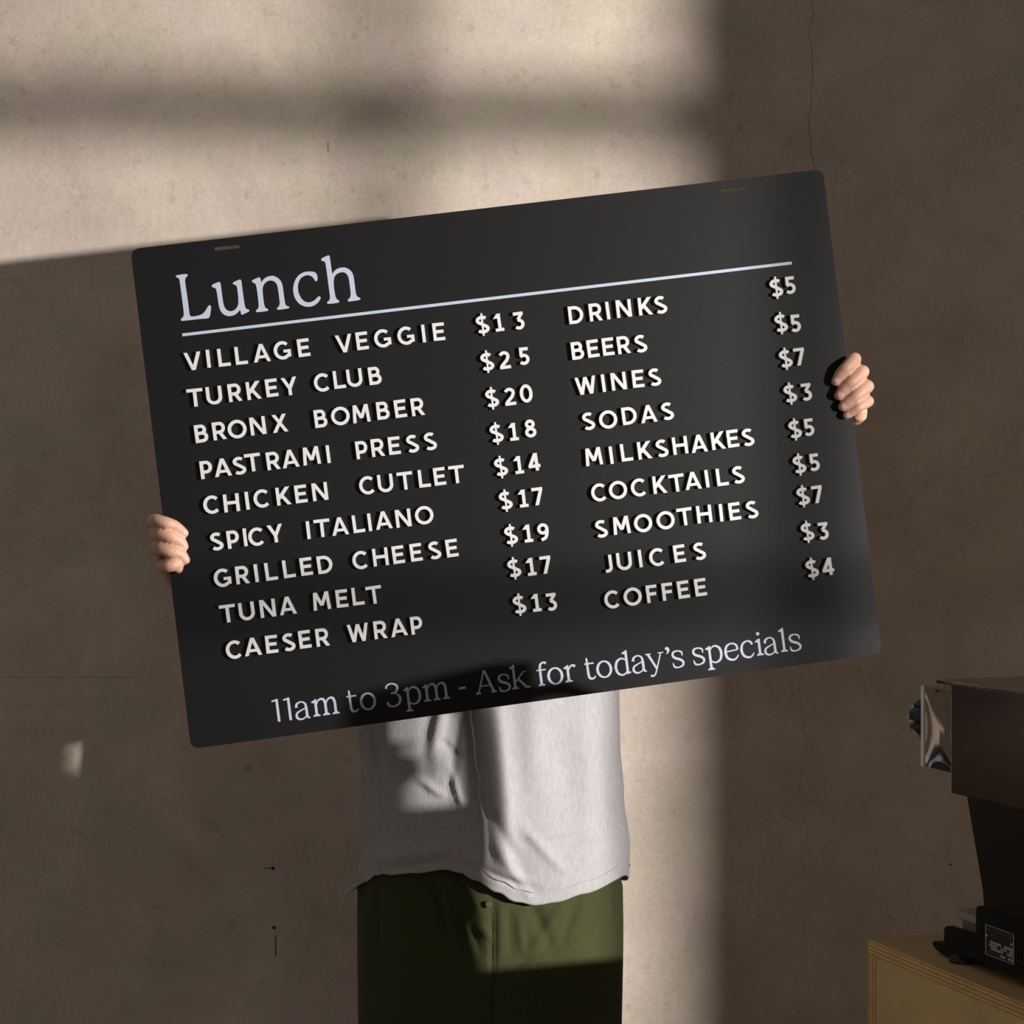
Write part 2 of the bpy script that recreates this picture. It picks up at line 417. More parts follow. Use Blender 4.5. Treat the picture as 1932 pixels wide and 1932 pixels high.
GL = {
 'V': (.92, [D(0, -.46 + h * 1.05), D(0, .46 - h * 1.05)]),
 'I': (.19, [V(0)]),
 'L': (.66, [V(-.33 + h), H(-.33, .33, h)]),
 'A': (.94, [D(-.47 + h * 1.05, 0), D(.47 - h * 1.05, 0), ('box', -.25, .20, .25, .20 + SW * .88)]),
 'G': (.97, [Rb(arc(0, .5, .485 - h, .515 - h, 48, 360 - 42)), ('box', .05, .36, .455, .36 + SW * .9), ('box', .455 - SW, .12, .455, .5)]),
 'C': (.90, [Rb(arc(.03, .5, .485 - h, .515 - h, 45, 360 - 45))]),
 'O': (1.04, [Rb(arc(0, .5, .52 - h, .52 - h, 0, 350, 40), True)]),
 'E': (.66, [V(-.33 + h), H(-.33, .33, h), H(-.33, .33, 1 - h), H(-.33, .27, .505)]),
 'F': (.62, [V(-.31 + h), H(-.31, .31, 1 - h), H(-.31, .25, .49)]),
 'T': (.88, [V(0), H(-.44, .44, 1 - h)]),
 'U': (.86, [Rb([(-.43 + h, 1)] + arc(0, .40, .43 - h, .40 - h + .01, 180, 360, 20) + [(.43 - h, 1)])]),
 'R': (.74, [V(-.36 + h), H(-.36, .02, 1 - h), H(-.36, .05, .43), Rb([(-.02, 1 - h)] + arc(.03, .67, .29 - h + .02, .33 - h, 90, -90, 14) + [(-.02, .43)]), D(.38 - h * 1.2, .0, 0, .45)]),
 'P': (.68, [V(-.33 + h), H(-.33, .02, 1 - h), H(-.33, .05, .38), Rb([(-.02, 1 - h)] + arc(.01, .645, .32 - h, .355 - h, 90, -90, 14) + [(-.02, .38)])]),
 'B': (.72, [V(-.35 + h), H(-.35, .02, 1 - h), H(-.35, .05, .52), H(-.35, .05, h), Rb([(-.02, 1 - h)] + arc(.03, .715, .26 - h, .285 - h, 90, -90, 12) + [(-.02, .52)]), Rb([(-.02, .52)] + arc(.04, .305, .32 - h, .305 - h, 90, -90, 14) + [(-.02, h)])]),
 'D': (.84, [V(-.42 + h), Rb([(-.42, 1 - h), (-.1, 1 - h)] + arc(-.08, .5, .50 - h, .5 - h, 90, -90, 24) + [(-.1, h), (-.42, h)])]),
 'K': (.78, [V(-.39 + h), D(-.28, .36 - h, .34, 1, SW * 1.05), D(.39 - h, -.14, 0, .62)]),
 'Y': (.84, [V(0, 0, .46), D(0, -.42 + h, .38, 1), D(0, .42 - h, .38, 1)]),
 'N': (.86, [V(-.43 + h), V(.43 - h), D(.43 - h * 1.1, -.43 + h * 1.1, 0, 1, SW * 1.0)]),
 'M': (.98, [D(-.49 + h, -.42 + h), D(.49 - h, .42 - h), D(0, -.42 + h * 1.1, .24, 1), D(0, .42 - h * 1.1, .24, 1)]),
 'W': (1.18, [D(-.27, -.59 + h), D(-.27, 0, 0, .98), D(.27, 0, 0, .98), D(.27, .59 - h)]),
 'X': (.84, [D(-.42 + h, .38 - h), D(.42 - h, -.38 + h)]),
 'H': (.86, [V(-.43 + h), V(.43 - h), H(-.43, .43, .51)]),
 'J': (.46, [Rb([(.20 - h, 1), (.20 - h, .36)] + arc(-.10, .30, .30 - h, .30 - h, 0, -95, 10)[1:] + [(-.22, .10)])]),
 'S': (.72, [Rb(sshape(.70))]),
 '$': (.76, [Rb(sshape(.76)), ('diag', .0, .0, -.14, 1.14, .11)]),
 '1': (.50, [V(.02), ('box', -.24, 0, .25, SW * .95), D(-.19, .03, .74, 1.0, .24)]),
 '2': (.62, [Rb(arc(0, .70, .31 - h, .30 - h, 160, -25, 16) + [(.12, .47), (-.16, .20), (-.21, h)]), H(-.30, .32, h)]),
 '3': (.62, [H(-.28, .27, 1 - h), D(-.02, .2, .60, .9, .22), Rb([(-.05, .585)] + arc(-.02, .31, .32 - h, .31 - h, 75, -140, 20))]),
 '4': (.68, [V(.14), H(-.33, .34, .27), D(-.24, .13, .3, 1, .2)]),
 '5': (.60, [H(-.24, .26, 1 - h), V(-.24 + h, .5, 1), Rb([(-.20, .47)] + arc(-.03, .32, .33 - h, .32 - h, 112, -140, 20))]),
 '7': (.62, [H(-.31, .31, 1 - h), D(-.08, .20, 0, 1 - SW, .19)]),
 '8': (.64, [Rb(arc(0, .745, .27 - h + .01, .265 - h, 0, 350, 28), True), Rb(arc(0, .285, .32 - h, .295 - h, 0, 350, 30), True)]),
 '9': (.64, [Rb(arc(0, .68, .32 - h, .32 - h, 0, 350, 30), True), Rb(arc(-.02, .62, .34 - h, .60 - h, 10, -70, 14) + [(-.14, .07)])]),
 '0': (.72, [Rb(arc(0, .5, .36 - h, .52 - h, 0, 350, 40), True)]),
}
CAP = .0212; LT = .0046
glyph_mesh = {}
def glyph(ch):
    if ch in glyph_mesh: return glyph_mesh[ch]
    bm = bmesh.new()
    for i, s in enumerate(GL[ch][1]):
        z1_ = LT + i * .000035; S = CAP
        if s[0] == 'box': prism(bm, [(s[1] * S, s[2] * S), (s[3] * S, s[2] * S), (s[3] * S, s[4] * S), (s[1] * S, s[4] * S)], .0003, z1_)
        elif s[0] == 'diag':
            _, xb, xt, yb, yt, w_ = s
            k = w_ / 2 * math.hypot(xt - xb, yt - yb) / abs(yt - yb)
            if ch in '13' : k = w_ / 2
            prism(bm, [((xb - k) * S, yb * S), ((xb + k) * S, yb * S), ((xt + k) * S, yt * S), ((xt - k) * S, yt * S)], .0003, z1_)
        else: ribbon(bm, [(x * S, y * S) for x, y in s[1]], SW * S, .0003, z1_, s[2])
    bmesh.ops.recalc_face_normals(bm, faces=bm.faces)
    me = bpy.data.meshes.new('glyph'); bm.to_mesh(me); bm.free(); me.materials.append(M_letter)
    glyph_mesh[ch] = me
    return me
Z4, Z5, Z6, Z7 = (340, 600, 3.715), (340, 900, 3.45), (860, 480, 2.76), (900, 820, 2.76)
ROWS = [
 (Z4, 'VILLAGE', [(97,367),(205,350),(315,340),(435,327),(578,309),(725,291),(874,272)]),
 (Z4, 'VEGGIE', [(1157,243),(1283,224),(1427,207),(1590,188),(1712,173),(1818,160)]),
 (Z4, 'TURKEY', [(113,622),(246,606),(392,586),(524,571),(650,553),(775,542)]),
 (Z4, 'CLUB', [(1002,516),(1123,495),(1230,483),(1372,468)]),
 (Z4, 'BRONX', [(157,873),(283,854),(407,842),(553,819),(706,801)]),
 (Z4, 'BOMBER', [(992,768),(1130,750),(1275,733),(1427,712),(1551,698),(1671,685)]),
 (Z4, 'PASTRAMI', [(192,1126),(306,1110),(424,1098),(517,1075),(660,1063),(780,1048),(927,1028),(1045,1017)]),
 (Z4, 'PRESS', [(1280,987),(1391,971),(1507,957),(1635,944),(1760,927)]),
 (Z4, 'CHICKEN', [(228,1371),(367,1358),(478,1343),(580,1328),(731,1310),(854,1295),(987,1279)]),
 (Z4, 'CUTLET', [(1320,1235),(1445,1220),(1583,1203),(1717,1186),(1825,1172),(1944,1158)]),
 (Z5, 'SPICY', [(246,477),(353,463),(430,450),(505,446),(628,425)]),
 (Z5, 'ITALIANO', [(840,403),(930,390),(1046,377),(1168,361),(1240,352),(1330,338),(1458,325),(1594,306)]),
 (Z5, 'GRILLED', [(285,713),(411,694),(503,683),(600,671),(716,654),(828,639),(950,626)]),
 (Z5, 'CHEESE', [(1180,598),(1310,577),(1427,562),(1542,547),(1662,534),(1775,519)]),
 (Z5, 'TUNA', [(318,945),(442,930),(577,911),(706,893)]),
 (Z5, 'MELT', [(927,863),(1059,847),(1164,832),(1270,823)]),
 (Z5, 'CAESER', [(359,1180),(479,1160),(602,1144),(714,1131),(819,1112),(932,1099)]),
 (Z5, 'WRAP', [(1165,1069),(1308,1050),(1429,1034),(1545,1021)]),
 (Z6, '$13', [(143,413),(230,402),(333,393)]),
 (Z6, '$25', [(167,606),(258,597),(358,577)]),
 (Z6, '$20', [(192,796),(285,787),(370,771)]),
 (Z6, '$18', [(217,979),(305,970),(392,953)]),
 (Z7, '$14', [(129,215),(222,204),(301,189)]),
 (Z7, '$17', [(153,389),(245,378),(319,367)]),
 (Z7, '$19', [(180,570),(270,560),(348,553)]),
 (Z7, '$17', [(198,741),(287,733),(361,723)]),
 (Z7, '$13', [(224,930),(313,920),(391,916)]),
 (Z6, 'DRINKS', [(628,362),(730,348),(795,340),(877,329),(988,317),(1070,310)]),
 (Z6, 'BEERS', [(637,548),(718,537),(796,527),(877,518),(966,512)]),
 (Z6, 'WINES', [(681,729),(772,717),(851,707),(951,694),(1038,686)]),
 (Z6, 'SODAS', [(695,915),(797,906),(907,886),(1006,876),(1105,863)]),
 (Z7, 'MILKSHAKES', [(611,160),(702,153),(782,138),(875,127),(966,117),(1060,102),(1158,92),(1258,77),(1334,66),(1412,60)]),
 (Z7, 'COCKTAILS', [(640,347),(738,334),(846,321),(953,306),(1043,297),(1126,285),(1200,275),(1279,266),(1362,255)]),
 (Z7, 'SMOOTHIES', [(650,536),(755,517),(868,506),(985,491),(1085,472),(1185,459),(1272,452),(1344,444),(1433,436)]),
 (Z7, 'JUICES', [(690,717),(769,704),(853,690),(941,683),(1057,664),(1161,652)]),
 (Z7, 'COFFEE', [(708,903),(813,888),(913,873),(994,862),(1077,851),(1166,839)]),
 (Z6, '$5', [(1670,221),(1742,208)]),
 (Z6, '$5', [(1694,405),(1769,406)]),
 (Z6, '$7', [(1719,590),(1790,579)]),
 (Z6, '$3', [(1743,771),(1827,763)]),
 (Z6, '$5', [(1767,957),(1839,946)]),
 (Z7, '$5', [(1680,201),(1757,190)]),
 (Z7, '$7', [(1698,366),(1773,356)]),
 (Z7, '$3', [(1722,551),(1803,547)]),
 (Z7, '$4', [(1746,743),(1828,731)]),
]
random.seed(4)
for (ox, oy, s), word, pts in ROWS:
    for ch, (x, y) in zip(word, pts):
        X, Y = p2b(ox + x / s, oy + y / s)
        nm = 'dollar_sign' if ch == '$' else ('numeral' if ch.isdigit() else 'letter')
        what = {'dollar_sign': 'dollar sign', 'numeral': 'numeral ' + ch, 'letter': 'capital letter ' + ch}[nm]
        o = obj(nm, glyph(ch), None, board, label='raised white ' + what + ' in the row reading ' + word)
        o.location = (X, Y, 0); o.rotation_euler = (0, 0, math.radians(random.uniform(-1, 1) + (2.2 if ch in '13' and word == '$13' and Y > .3 else 0)))

# ------------------------------------------------------------------ printed heading, rule and footer (flat vinyl)
def chaikin(p):
    out = []
    for i in range(len(p)):
        a, b_ = p[i], p[(i + 1) % len(p)]
        out.append((a[0] * .75 + b_[0] * .25, a[1] * .75 + b_[1] * .25)); out.append((a[0] * .25 + b_[0] * .75, a[1] * .25 + b_[1] * .75))
    return out
ZA, ZB = (320, 470, 9.66), (500, 460, 9.66)
LUNCH = [
 (ZA, 'L', [(110,490),(130,475),(315,450),(332,470),(328,490),(300,515),(285,545),(282,590),(300,720),(325,880),(350,1080),(362,1190),(380,1225),(430,1230),(520,1213),(600,1185),(650,1130),(695,1050),(720,1022),(745,1025),(758,1050),(748,1150),(735,1225),(715,1255),(690,1265),(560,1272),(240,1310),(210,1305),(202,1285),(215,1265),(245,1240),(260,1200),(255,1120),(235,960),(205,740),(185,590),(175,545),(155,525),(115,508)]),
 (ZA, 'u', [(768,665),(780,645),(890,600),(915,600),(930,625),(945,750),(965,900),(980,1000),(1010,1080),(1060,1125),(1120,1135),(1180,1115),(1230,1065),(1253,1000),(1255,920),(1240,760),(1228,690),(1205,655),(1165,645),(1150,625),(1158,605),(1270,555),(1295,555),(1310,580),(1325,720),(1350,900),(1368,1020),(1385,1075),(1410,1095),(1445,1100),(1455,1120),(1445,1140),(1330,1195),(1310,1195),(1300,1175),(1285,1100),(1250,1150),(1190,1200),(1120,1222),(1050,1220),(980,1190),(930,1130),(900,1050),(885,950),(865,810),(850,740),(835,710),(790,700),(770,685)]),
 (ZA, 'n', [(1497,585),(1510,565),(1620,515),(1645,515),(1658,540),(1672,615),(1700,560),(1770,505),(1869,483),(1939,503),(2009,553),(2054,633),(2069,733),(2089,883),(2104,983),(2124,1033),(2169,1043),(2186,1061),(2174,1081),(1984,1108),(1957,1098),(1954,1078),(1989,1048),(2007,1003),(2004,933),(1979,743),(1961,653),(1919,593),(1849,568),(1779,583),(1720,640),(1697,700),(1695,780),(1710,920),(1725,1020),(1745,1070),(1790,1090),(1800,1110),(1785,1130),(1600,1152),(1575,1140),(1572,1115),(1610,1090),(1625,1050),(1620,960),(1595,760),(1580,670),(1560,625),(1515,610)]),
 (ZB, 'c', [(510,840),(525,720),(570,620),(640,550),(720,512),(810,503),(880,508),(930,530),(955,580),(958,640),(950,680),(930,685),(910,670),(880,620),(830,580),(770,570),(700,590),(640,640),(605,720),(598,800),(610,890),(640,960),(690,1030),(750,1065),(810,1070),(880,1045),(935,1000),(970,960),(995,955),(1015,975),(1012,1005),(970,1070),(900,1125),(820,1150),(740,1147),(650,1115),(580,1050),(530,960)]),
 (ZB, 'h', [(1022,285),(1035,262),(1140,213),(1165,210),(1182,235),(1195,340),(1215,480),(1228,560),(1255,500),(1320,450),(1400,430),(1480,435),(1550,475),(1600,540),(1622,630),(1640,790),(1655,900),(1672,950),(1700,975),(1735,985),(1742,1005),(1730,1025),(1530,1055),(1510,1045),(1508,1020),(1545,990),(1562,950),(1560,880),(1540,720),(1525,620),(1490,550),(1440,518),(1380,518),(1310,545),(1265,600),(1250,680),(1255,780),(1272,900),(1290,985),(1320,1018),(1350,1035),(1355,1055),(1340,1075),(1160,1097),(1130,1085),(1130,1065),(1170,1035),(1185,990),(1180,920),(1155,740),(1120,470),(1105,370),(1090,325),(1060,315),(1030,308)]),
]
PT = .00025
for (ox, oy, s), ch, pts in LUNCH:
    bm = bmesh.new(); prism(bm, chaikin([p2b(ox + x / s, oy + y / s) for x, y in pts]), .00003, PT)
    bmesh.ops.recalc_face_normals(bm, faces=bm.faces)
    obj('printed_letter', bm, M_print, board, label='pale blue printed letter %s of the heading Lunch' % ch)
bm = bmesh.new(); prism(bm, [p2b(343.6, 629.2), p2b(1493.5, 493.4), p2b(1494.2, 498.9), p2b(344.3, 634.7)], .00003, PT)
bmesh.ops.recalc_face_normals(bm, faces=bm.faces)
obj('printed_rule', bm, M_print, board, label='thin pale blue line under the heading Lunch')

# serif footer glyphs, x-height 1; items: ('s', pts, widths[, smooth]) strokes or ('p', polygon)
def cr(pts, sub=6):
    P = [Vector((*p, 0)) for p in pts]; o, _ = smooth_path(P, [1] * len(P), sub); return [(q.x, q.y) for q in o]
def foot(x, y=0, w_=.42, t=.07): return ('p', [(x - w_ / 2, y), (x + w_ / 2, y), (x + w_ / 2, y + t * .8), (x + .10, y + t * 1.9), (x - .10, y + t * 1.9), (x - w_ / 2, y + t * .8)])
def flag(x, y): return ('p', [(x - .25, y - .13), (x - .22, y - .20), (x - .06, y - .22), (x + .072, y - .25), (x + .072, y + .01), (x + .02, y + .01)])
st = .15
GS = {
 'a': [('s', cr([(-.34, .70), (-.28, .90), (-.05, 1.0), (.17, .90), (.23, .66), (.24, .25), (.27, .08), (.40, .02)]), [.17, .13, .08, .11, .15, .15, .13, .07]),
       ('s', cr([(.23, .62), (-.05, .52), (-.33, .36), (-.35, .12), (-.15, -.01), (.10, .06), (.24, .24)]), [.07, .08, .12, .15, .10, .08, .07])],
 'm': [('s', [(-.56, 0), (-.56, .98)], st), ('s', [(0.0, 0), (0.0, .7)], st), ('s', [(.56, 0), (.56, .7)], st), foot(-.56), foot(0), foot(.56), flag(-.56, 1.0),
       ('s', cr([(-.54, .62), (-.42, .88), (-.22, .98), (-.06, .90), (0, .66)]), [.07, .09, .12, .15, .15]), ('s', cr([(.02, .62), (.14, .88), (.34, .98), (.50, .90), (.56, .66)]), [.07, .09, .12, .15, .15])],
 't': [('s', cr([(-.10, 1.28), (-.09, 1.0), (-.08, .30), (-.02, .08), (.12, .02), (.26, .07), (.33, .17)]), [.08, .13, .15, .15, .12, .10, .06]), ('s', [(-.27, .93), (.30, .93)], .09)],
 'o': [('c', arc(0, .49, .40, .47, 0, 350, 36))],
 '3': [('s', cr([(-.36, 1.08), (-.28, 1.26), (-.02, 1.34), (.25, 1.22), (.30, 1.02), (.18, .83), (-.12, .77)]), [.13, .10, .08, .12, .15, .11, .07]),
       ('s', cr([(-.12, .77), (.20, .72), (.40, .45), (.30, .14), (.0, .0), (-.28, .08), (-.38, .30)]), [.06, .09, .16, .14, .09, .13, .13])],
 'p': [('s', [(-.28, -.38), (-.28, .98)], st), foot(-.28, -.42), flag(-.28, 1.0), ('s', cr([(-.27, .72), (-.10, .92), (.10, .97), (.33, .82), (.41, .50), (.33, .16), (.10, .0), (-.12, .03), (-.27, .18)]), [.06, .09, .11, .15, .16, .14, .10, .09, .06])],
 '-': [('s', [(-.21, 0), (.21, 0)], .13)],
 'A': [('s', [(-.46, .04), (-.0, 1.36)], [.07, .09]), ('s', [(.46, .04), (.02, 1.36)], [.15, .13]), ('s', [(-.30, .46), (.30, .46)], .07), foot(-.46, 0, .30), foot(.46, 0, .32)],
 's': [('s', cr([(.28, .66), (.26, .88), (.02, .98), (-.22, .92), (-.28, .74), (-.16, .58), (.12, .46), (.30, .30), (.26, .10), (.0, 0), (-.24, .06), (-.31, .30)]), [.05, .11, .08, .12, .14, .15, .15, .14, .12, .08, .12, .05])],
 'k': [('s', [(-.32, 0), (-.32, 1.38)], st), foot(-.32), flag(-.32, 1.42), ('s', [(-.26, .42), (.22, .94)], .075), ('s', [(.20, .96), (.44, .96)], .055), ('s', [(-.10, .58), (.34, .06)], [.12, .15]), foot(.42, 0, .30, .05)],
 'f': [('s', cr([(0, 0), (0, .9), (.04, 1.22), (.20, 1.36), (.40, 1.30)]), [.15, .15, .14, .09, .16]), foot(0), ('s', [(-.22, .93), (.34, .93)], .08)],
 'r': [('s', [(-.12, 0), (-.12, .98)], st), foot(-.12, 0, .46), flag(-.12, 1.0), ('s', cr([(-.10, .62), (.02, .86), (.18, .96), (.34, .88)]), [.06, .09, .12, .18])],
 'd': [('s', [(.26, .02), (.26, 1.38)], st), flag(.26, 1.42), ('p', [(.20, 0), (.46, .06), (.46, .12), (.34, .15), (.2, .2)]), ('s', cr([(.25, .80), (.10, .93), (-.08, .97), (-.32, .82), (-.42, .48), (-.33, .14), (-.10, .0), (.10, .05), (.25, .22)]), [.06, .09, .11, .15, .16, .14, .11, .09, .06])],
 'y': [('s', [(-.38, .97), (.06, .06)], [.15, .13]), ('s', cr([(.40, .97), (.16, .30), (.0, -.14), (-.14, -.34), (-.34, -.32)]), [.08, .08, .09, .09, .16]), ('s', [(-.54, .965), (-.20, .965)], .06), ('s', [(.22, .965), (.56, .965)], .06)],
 "'": [('s', cr([(-.03, .14), (.06, .06), (.05, -.08), (-.07, -.20)]), [.19, .17, .11, .04]), ('c0', arc(-.02, .11, .10, .10, 0, 350, 14))],
 'e': [('s', cr([(-.32, .52), (.02, .55), (.36, .58)], 3), .08), ('s', cr([(.36, .58), (.30, .85), (.03, .98), (-.28, .84), (-.38, .48), (-.28, .14), (.02, .0), (.24, .08), (.38, .26)]), [.12, .12, .09, .13, .16, .15, .12, .10, .06])],
 'c': [('s', cr([(.30, .74), (.22, .90), (.02, .98), (-.26, .84), (-.37, .48), (-.26, .14), (.04, .0), (.24, .08), (.36, .24)]), [.13, .14, .09, .13, .16, .15, .12, .10, .06])],
 'i': [('s', [(0, 0), (0, .98)], st), foot(0), flag(0, 1.0), ('c0', arc(-.01, 1.30, .105, .105, 0, 350, 16))],
 'l': [('s', [(0, 0), (0, 1.38)], st), foot(0), flag(0, 1.42)],
 '1': [('s', [(0, 0), (0, 1.32)], .15), ('s', cr([(.04, 1.30), (-.12, 1.25), (-.30, 1.22)], 3), [.10, .10, .09])],
 'z': [('s', [(-.3, .93), (.3, .93)], .12), ('s', [(-.3, .06), (.3, .06)], .12), ('s', [(-.24, .06), (.24, .93)], .12)],
}
def serif(ch, XH, conv, zt, bm):
    for i, it in enumerate(GS[ch]):
        zz = zt + i * zt * .06
        if it[0] == 's':
            w_ = it[2] if hasattr(it[2], '__len__') else [it[2], it[2]]
            ribbon(bm, [(x * XH, y * XH) for x, y in it[1]], [q * XH for q in w_], .00003, zz, conv=conv)
        elif it[0] == 'p': prism(bm, [(x * XH, y * XH) for x, y in it[1]], .00003, zz, conv)
        elif it[0] == 'c0': prism(bm, [(x * XH, y * XH) for x, y in it[1]], .00003, zz, conv)
        elif it[0] == 'c':
            n = len(it[1])
            ws = [XH * (.09 + .07 * abs(math.cos(2 * math.pi * k / n))) for k in range(n)]
            ribbon(bm, [(x * XH, y * XH) for x, y in it[1]], ws, .00003, zz, True, conv)
Z3c, Z4c, Z5c, Z6c = (500, 1280, 7.43), (720, 1250, 6.66), (1000, 1200, 6.44), (1290, 1170, 8.05)
FOOT = [
 ('11am', Z3c, [(200, 605), (362, 585), (540, 566), (865, 513)]), ('to', Z3c, [(1235, 470), (1458, 437)]),
 ('3pm', Z4c, [(160, 550), (405, 517), (700, 472)]), ('-', Z4c, [(1013, 320)]), ('Ask', Z4c, [(1317, 388), (1552, 358), (1752, 326)]),
 ('for', Z5c, [(145, 605), (320, 585), (500, 556)]), ("today's", Z5c, [(735, 525), (914, 503), (1140, 470), (1338, 442), (1530, 408), (1665, 175), (1808, 380)]),
 ('specials', Z6c, [(239, 673), (482, 640), (745, 603), (985, 566), (1165, 535), (1338, 518), (1532, 480), (1703, 465)]),
]
for word, (ox, oy, s), pts in FOOT:
    for ch, (x, y) in zip(word, pts):
        X, Y = p2b(ox + x / s, oy + y / s)
        bm = bmesh.new(); serif(ch, .0204, None, PT, bm)
        bmesh.ops.recalc_face_normals(bm, faces=bm.faces)
        o = obj('printed_letter', bm, M_print, board, label='pale blue printed character %s of the word %s in the footer' % (ch, word))
        o.location = (X, Y, 0)

# ------------------------------------------------------------------ plywood cabinet
KS = .8585                 # size of the cabinet and machine, built for a corner 2.10 m away
FZ = CAMZ - CAMZ / KS
def sized(m): return Matrix.Translation((0, 0, CAMZ)) @ Matrix.Scale(KS, 4) @ Matrix.Translation((0, 0, -CAMZ)) @ m
DC = 2.10
CC = Vector((.1962 * DC, DC, CAMZ - .2356 * DC))          # top left corner of the cabinet top
AX = Vector((.35, -.937, 0)).normalized(); BX2 = Vector((.937, .35, 0)).normalized()
CM = Matrix.Identity(4)
for i in range(3): CM[i][0], CM[i][1], CM[i][3] = BX2[i], -AX[i], CC[i]     # local x = u (to the right), local y = -s (away from camera)
CM[2][2] = 1
ztop = CC.z
CB = CM.copy(); CB[2][3] = 0
cab = empty('plywood_cabinet', mat=sized(CB @ Matrix.Translation((0, 0, FZ))), label='pale plywood cabinet under the espresso machine, layered edges showing', cat='cabinet')
CWD, CLN = .46, .95
T_ = .0158
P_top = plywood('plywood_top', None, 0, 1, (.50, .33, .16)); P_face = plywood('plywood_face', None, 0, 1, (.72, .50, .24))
P_edgez = plywood('plywood_edge_flat', 2, ztop - FZ - T_, T_ / 7, (.70, .46, .20)); P_edgey = plywood('plywood_edge_upright', 1, -.016, .0032, (.70, .46, .20))
def twomat(bm, name, m1, m2, test, parent, label=None):
    bmesh.ops.recalc_face_normals(bm, faces=bm.faces)
    for f in bm.faces: f.material_index = 0 if test(f.normal) else 1
    me = bpy.data.meshes.new(name); bm.to_mesh(me); bm.free(); me.materials.append(m1); me.materials.append(m2)
    return obj(name, me, None, parent, label)
zt0 = ztop - FZ; FOOTH = .06
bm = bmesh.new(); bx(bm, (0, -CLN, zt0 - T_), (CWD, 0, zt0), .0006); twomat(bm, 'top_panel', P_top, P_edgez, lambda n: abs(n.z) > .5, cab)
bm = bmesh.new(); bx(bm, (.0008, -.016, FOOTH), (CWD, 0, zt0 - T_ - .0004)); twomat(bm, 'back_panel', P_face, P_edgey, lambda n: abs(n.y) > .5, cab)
bm = bmesh.new(); bx(bm, (.0016, -CLN + .016, FOOTH), (.018, -.0164, zt0 - T_ - .0004)); obj('side_panel', bm, P_face, cab)
bm = bmesh.new(); bx(bm, (CWD - .018, -CLN + .016, FOOTH), (CWD, -.0164, zt0 - T_ - .0004)); obj('side_panel', bm, P_face, cab)
bm = bmesh.new(); bx(bm, (.0008, -CLN, FOOTH), (CWD / 2 - .002, -CLN + .0156, zt0 - T_ - .0004)); obj('door', bm, P_face, cab)
bm = bmesh.new(); bx(bm, (CWD / 2 + .002, -CLN, FOOTH), (CWD, -CLN + .0156, zt0 - T_ - .0004)); obj('door', bm, P_face, cab)
bm = bmesh.new(); bx(bm, (.03, -CLN + .04, 0), (CWD - .03, -.03, FOOTH)); obj('plinth', bm, M_blackbase, cab)

# ------------------------------------------------------------------ espresso machine (local u, -s, z like the cabinet, z relative to camera height turned to world)
EM = CM.copy(); EM[2][3] = 0
mach = empty('espresso_machine', mat=sized(EM @ Matrix.Translation((.16, -.30, ztop))), label='dark polished steel espresso machine on the plywood cabinet, seen from its side', cat='coffee machine')
MI = (EM @ Matrix.Translation((.16, -.30, ztop))).inverted() @ EM
def zc(z): return CAMZ + z
U0, U1 = .03, .191
SMAX = .60
def mb(*boxes, bev=.0015):
    bm = bmesh.new()
    for lo_, hi_ in boxes: bx(bm, (lo_[0], -hi_[1], zc(lo_[2])), (hi_[0], -lo_[1], zc(hi_[2])), bev)   # given as (u, s, z)
    return bm
def mo(name, bm, m, parent=mach, label=None, smooth=False):
    for v in bm.verts: v.co = MI @ v.co
    o = obj(name, bm, m, mach if parent is mach else parent, label, smooth=smooth)
    return o
# side panels: upright sheets
for u in (U0, U1 - .003):
    mo('side_panel', mb(((u, .1225, -.309), (u + .003, SMAX, -.189)), bev=.0012), M_steel_soft, label='dark polished upper side panel')
mo('top_panel', mb(((U0 + .001, .092, -.191), (U1 - .001, SMAX, -.187)), bev=.001), M_steel_dark)
# front housing between the side panels, lightly dished side so it mirrors the room
bm = bmesh.new(); nU, nS, nZ = 12, 12, 14
def housing(bm):
    u0, u1, s0, s1, za, zb = U0 + .0035, U1 - .0035, .062, .30, zc(-.2875), zc(-.1975)
    def face(fn, n1, n2):
        g = [[bm.verts.new(fn(i / n1, j / n2)) for j in range(n2 + 1)] for i in range(n1 + 1)]
        for i in range(n1):
            for j in range(n2): bm.faces.new((g[i][j], g[i + 1][j], g[i + 1][j + 1], g[i][j + 1]))
    dish = lambda a, b_: .004 * math.sin(math.pi * a) ** .7 * math.sin(math.pi * b_) ** .7
    face(lambda a, b_: Vector((u0 + dish(min(1, a * 3.2), b_), -(s0 + (s1 - s0) * a), za + (zb - za) * b_)), 40, 16)
    face(lambda a, b_: Vector((u1 - dish(min(1, a * 3.2), b_), -(s0 + (s1 - s0) * a), za + (zb - za) * b_)), 40, 16)
    face(lambda a, b_: Vector((u0 + (u1 - u0) * a, -s0 - .003 * math.sin(math.pi * b_), za + (zb - za) * b_)), 12, 16)
    face(lambda a, b_: Vector((u0 + (u1 - u0) * a, -s1, za + (zb - za) * b_)), 2, 2)
    face(lambda a, b_: Vector((u0 + (u1 - u0) * a, -(s0 + (s1 - s0) * b_), za)), 2, 2)
    face(lambda a, b_: Vector((u0 + (u1 - u0) * a, -(s0 + (s1 - s0) * b_), zb + .0012 * math.sin(math.pi * a))), 12, 8)
    bmesh.ops.remove_doubles(bm, verts=bm.verts, dist=.0002); bmesh.ops.recalc_face_normals(bm, faces=bm.faces)
housing(bm); mo('front_housing', bm, M_chrome, label='bright chrome front housing', smooth=True)
mo('front_trim', mb(((U0 + .0015, .0605, -.2885), (U0 + .0045, .0648, -.1965))), mat('bright_edge', (.95, .92, .95), .3, metal=0), label='bright vertical edge trim')
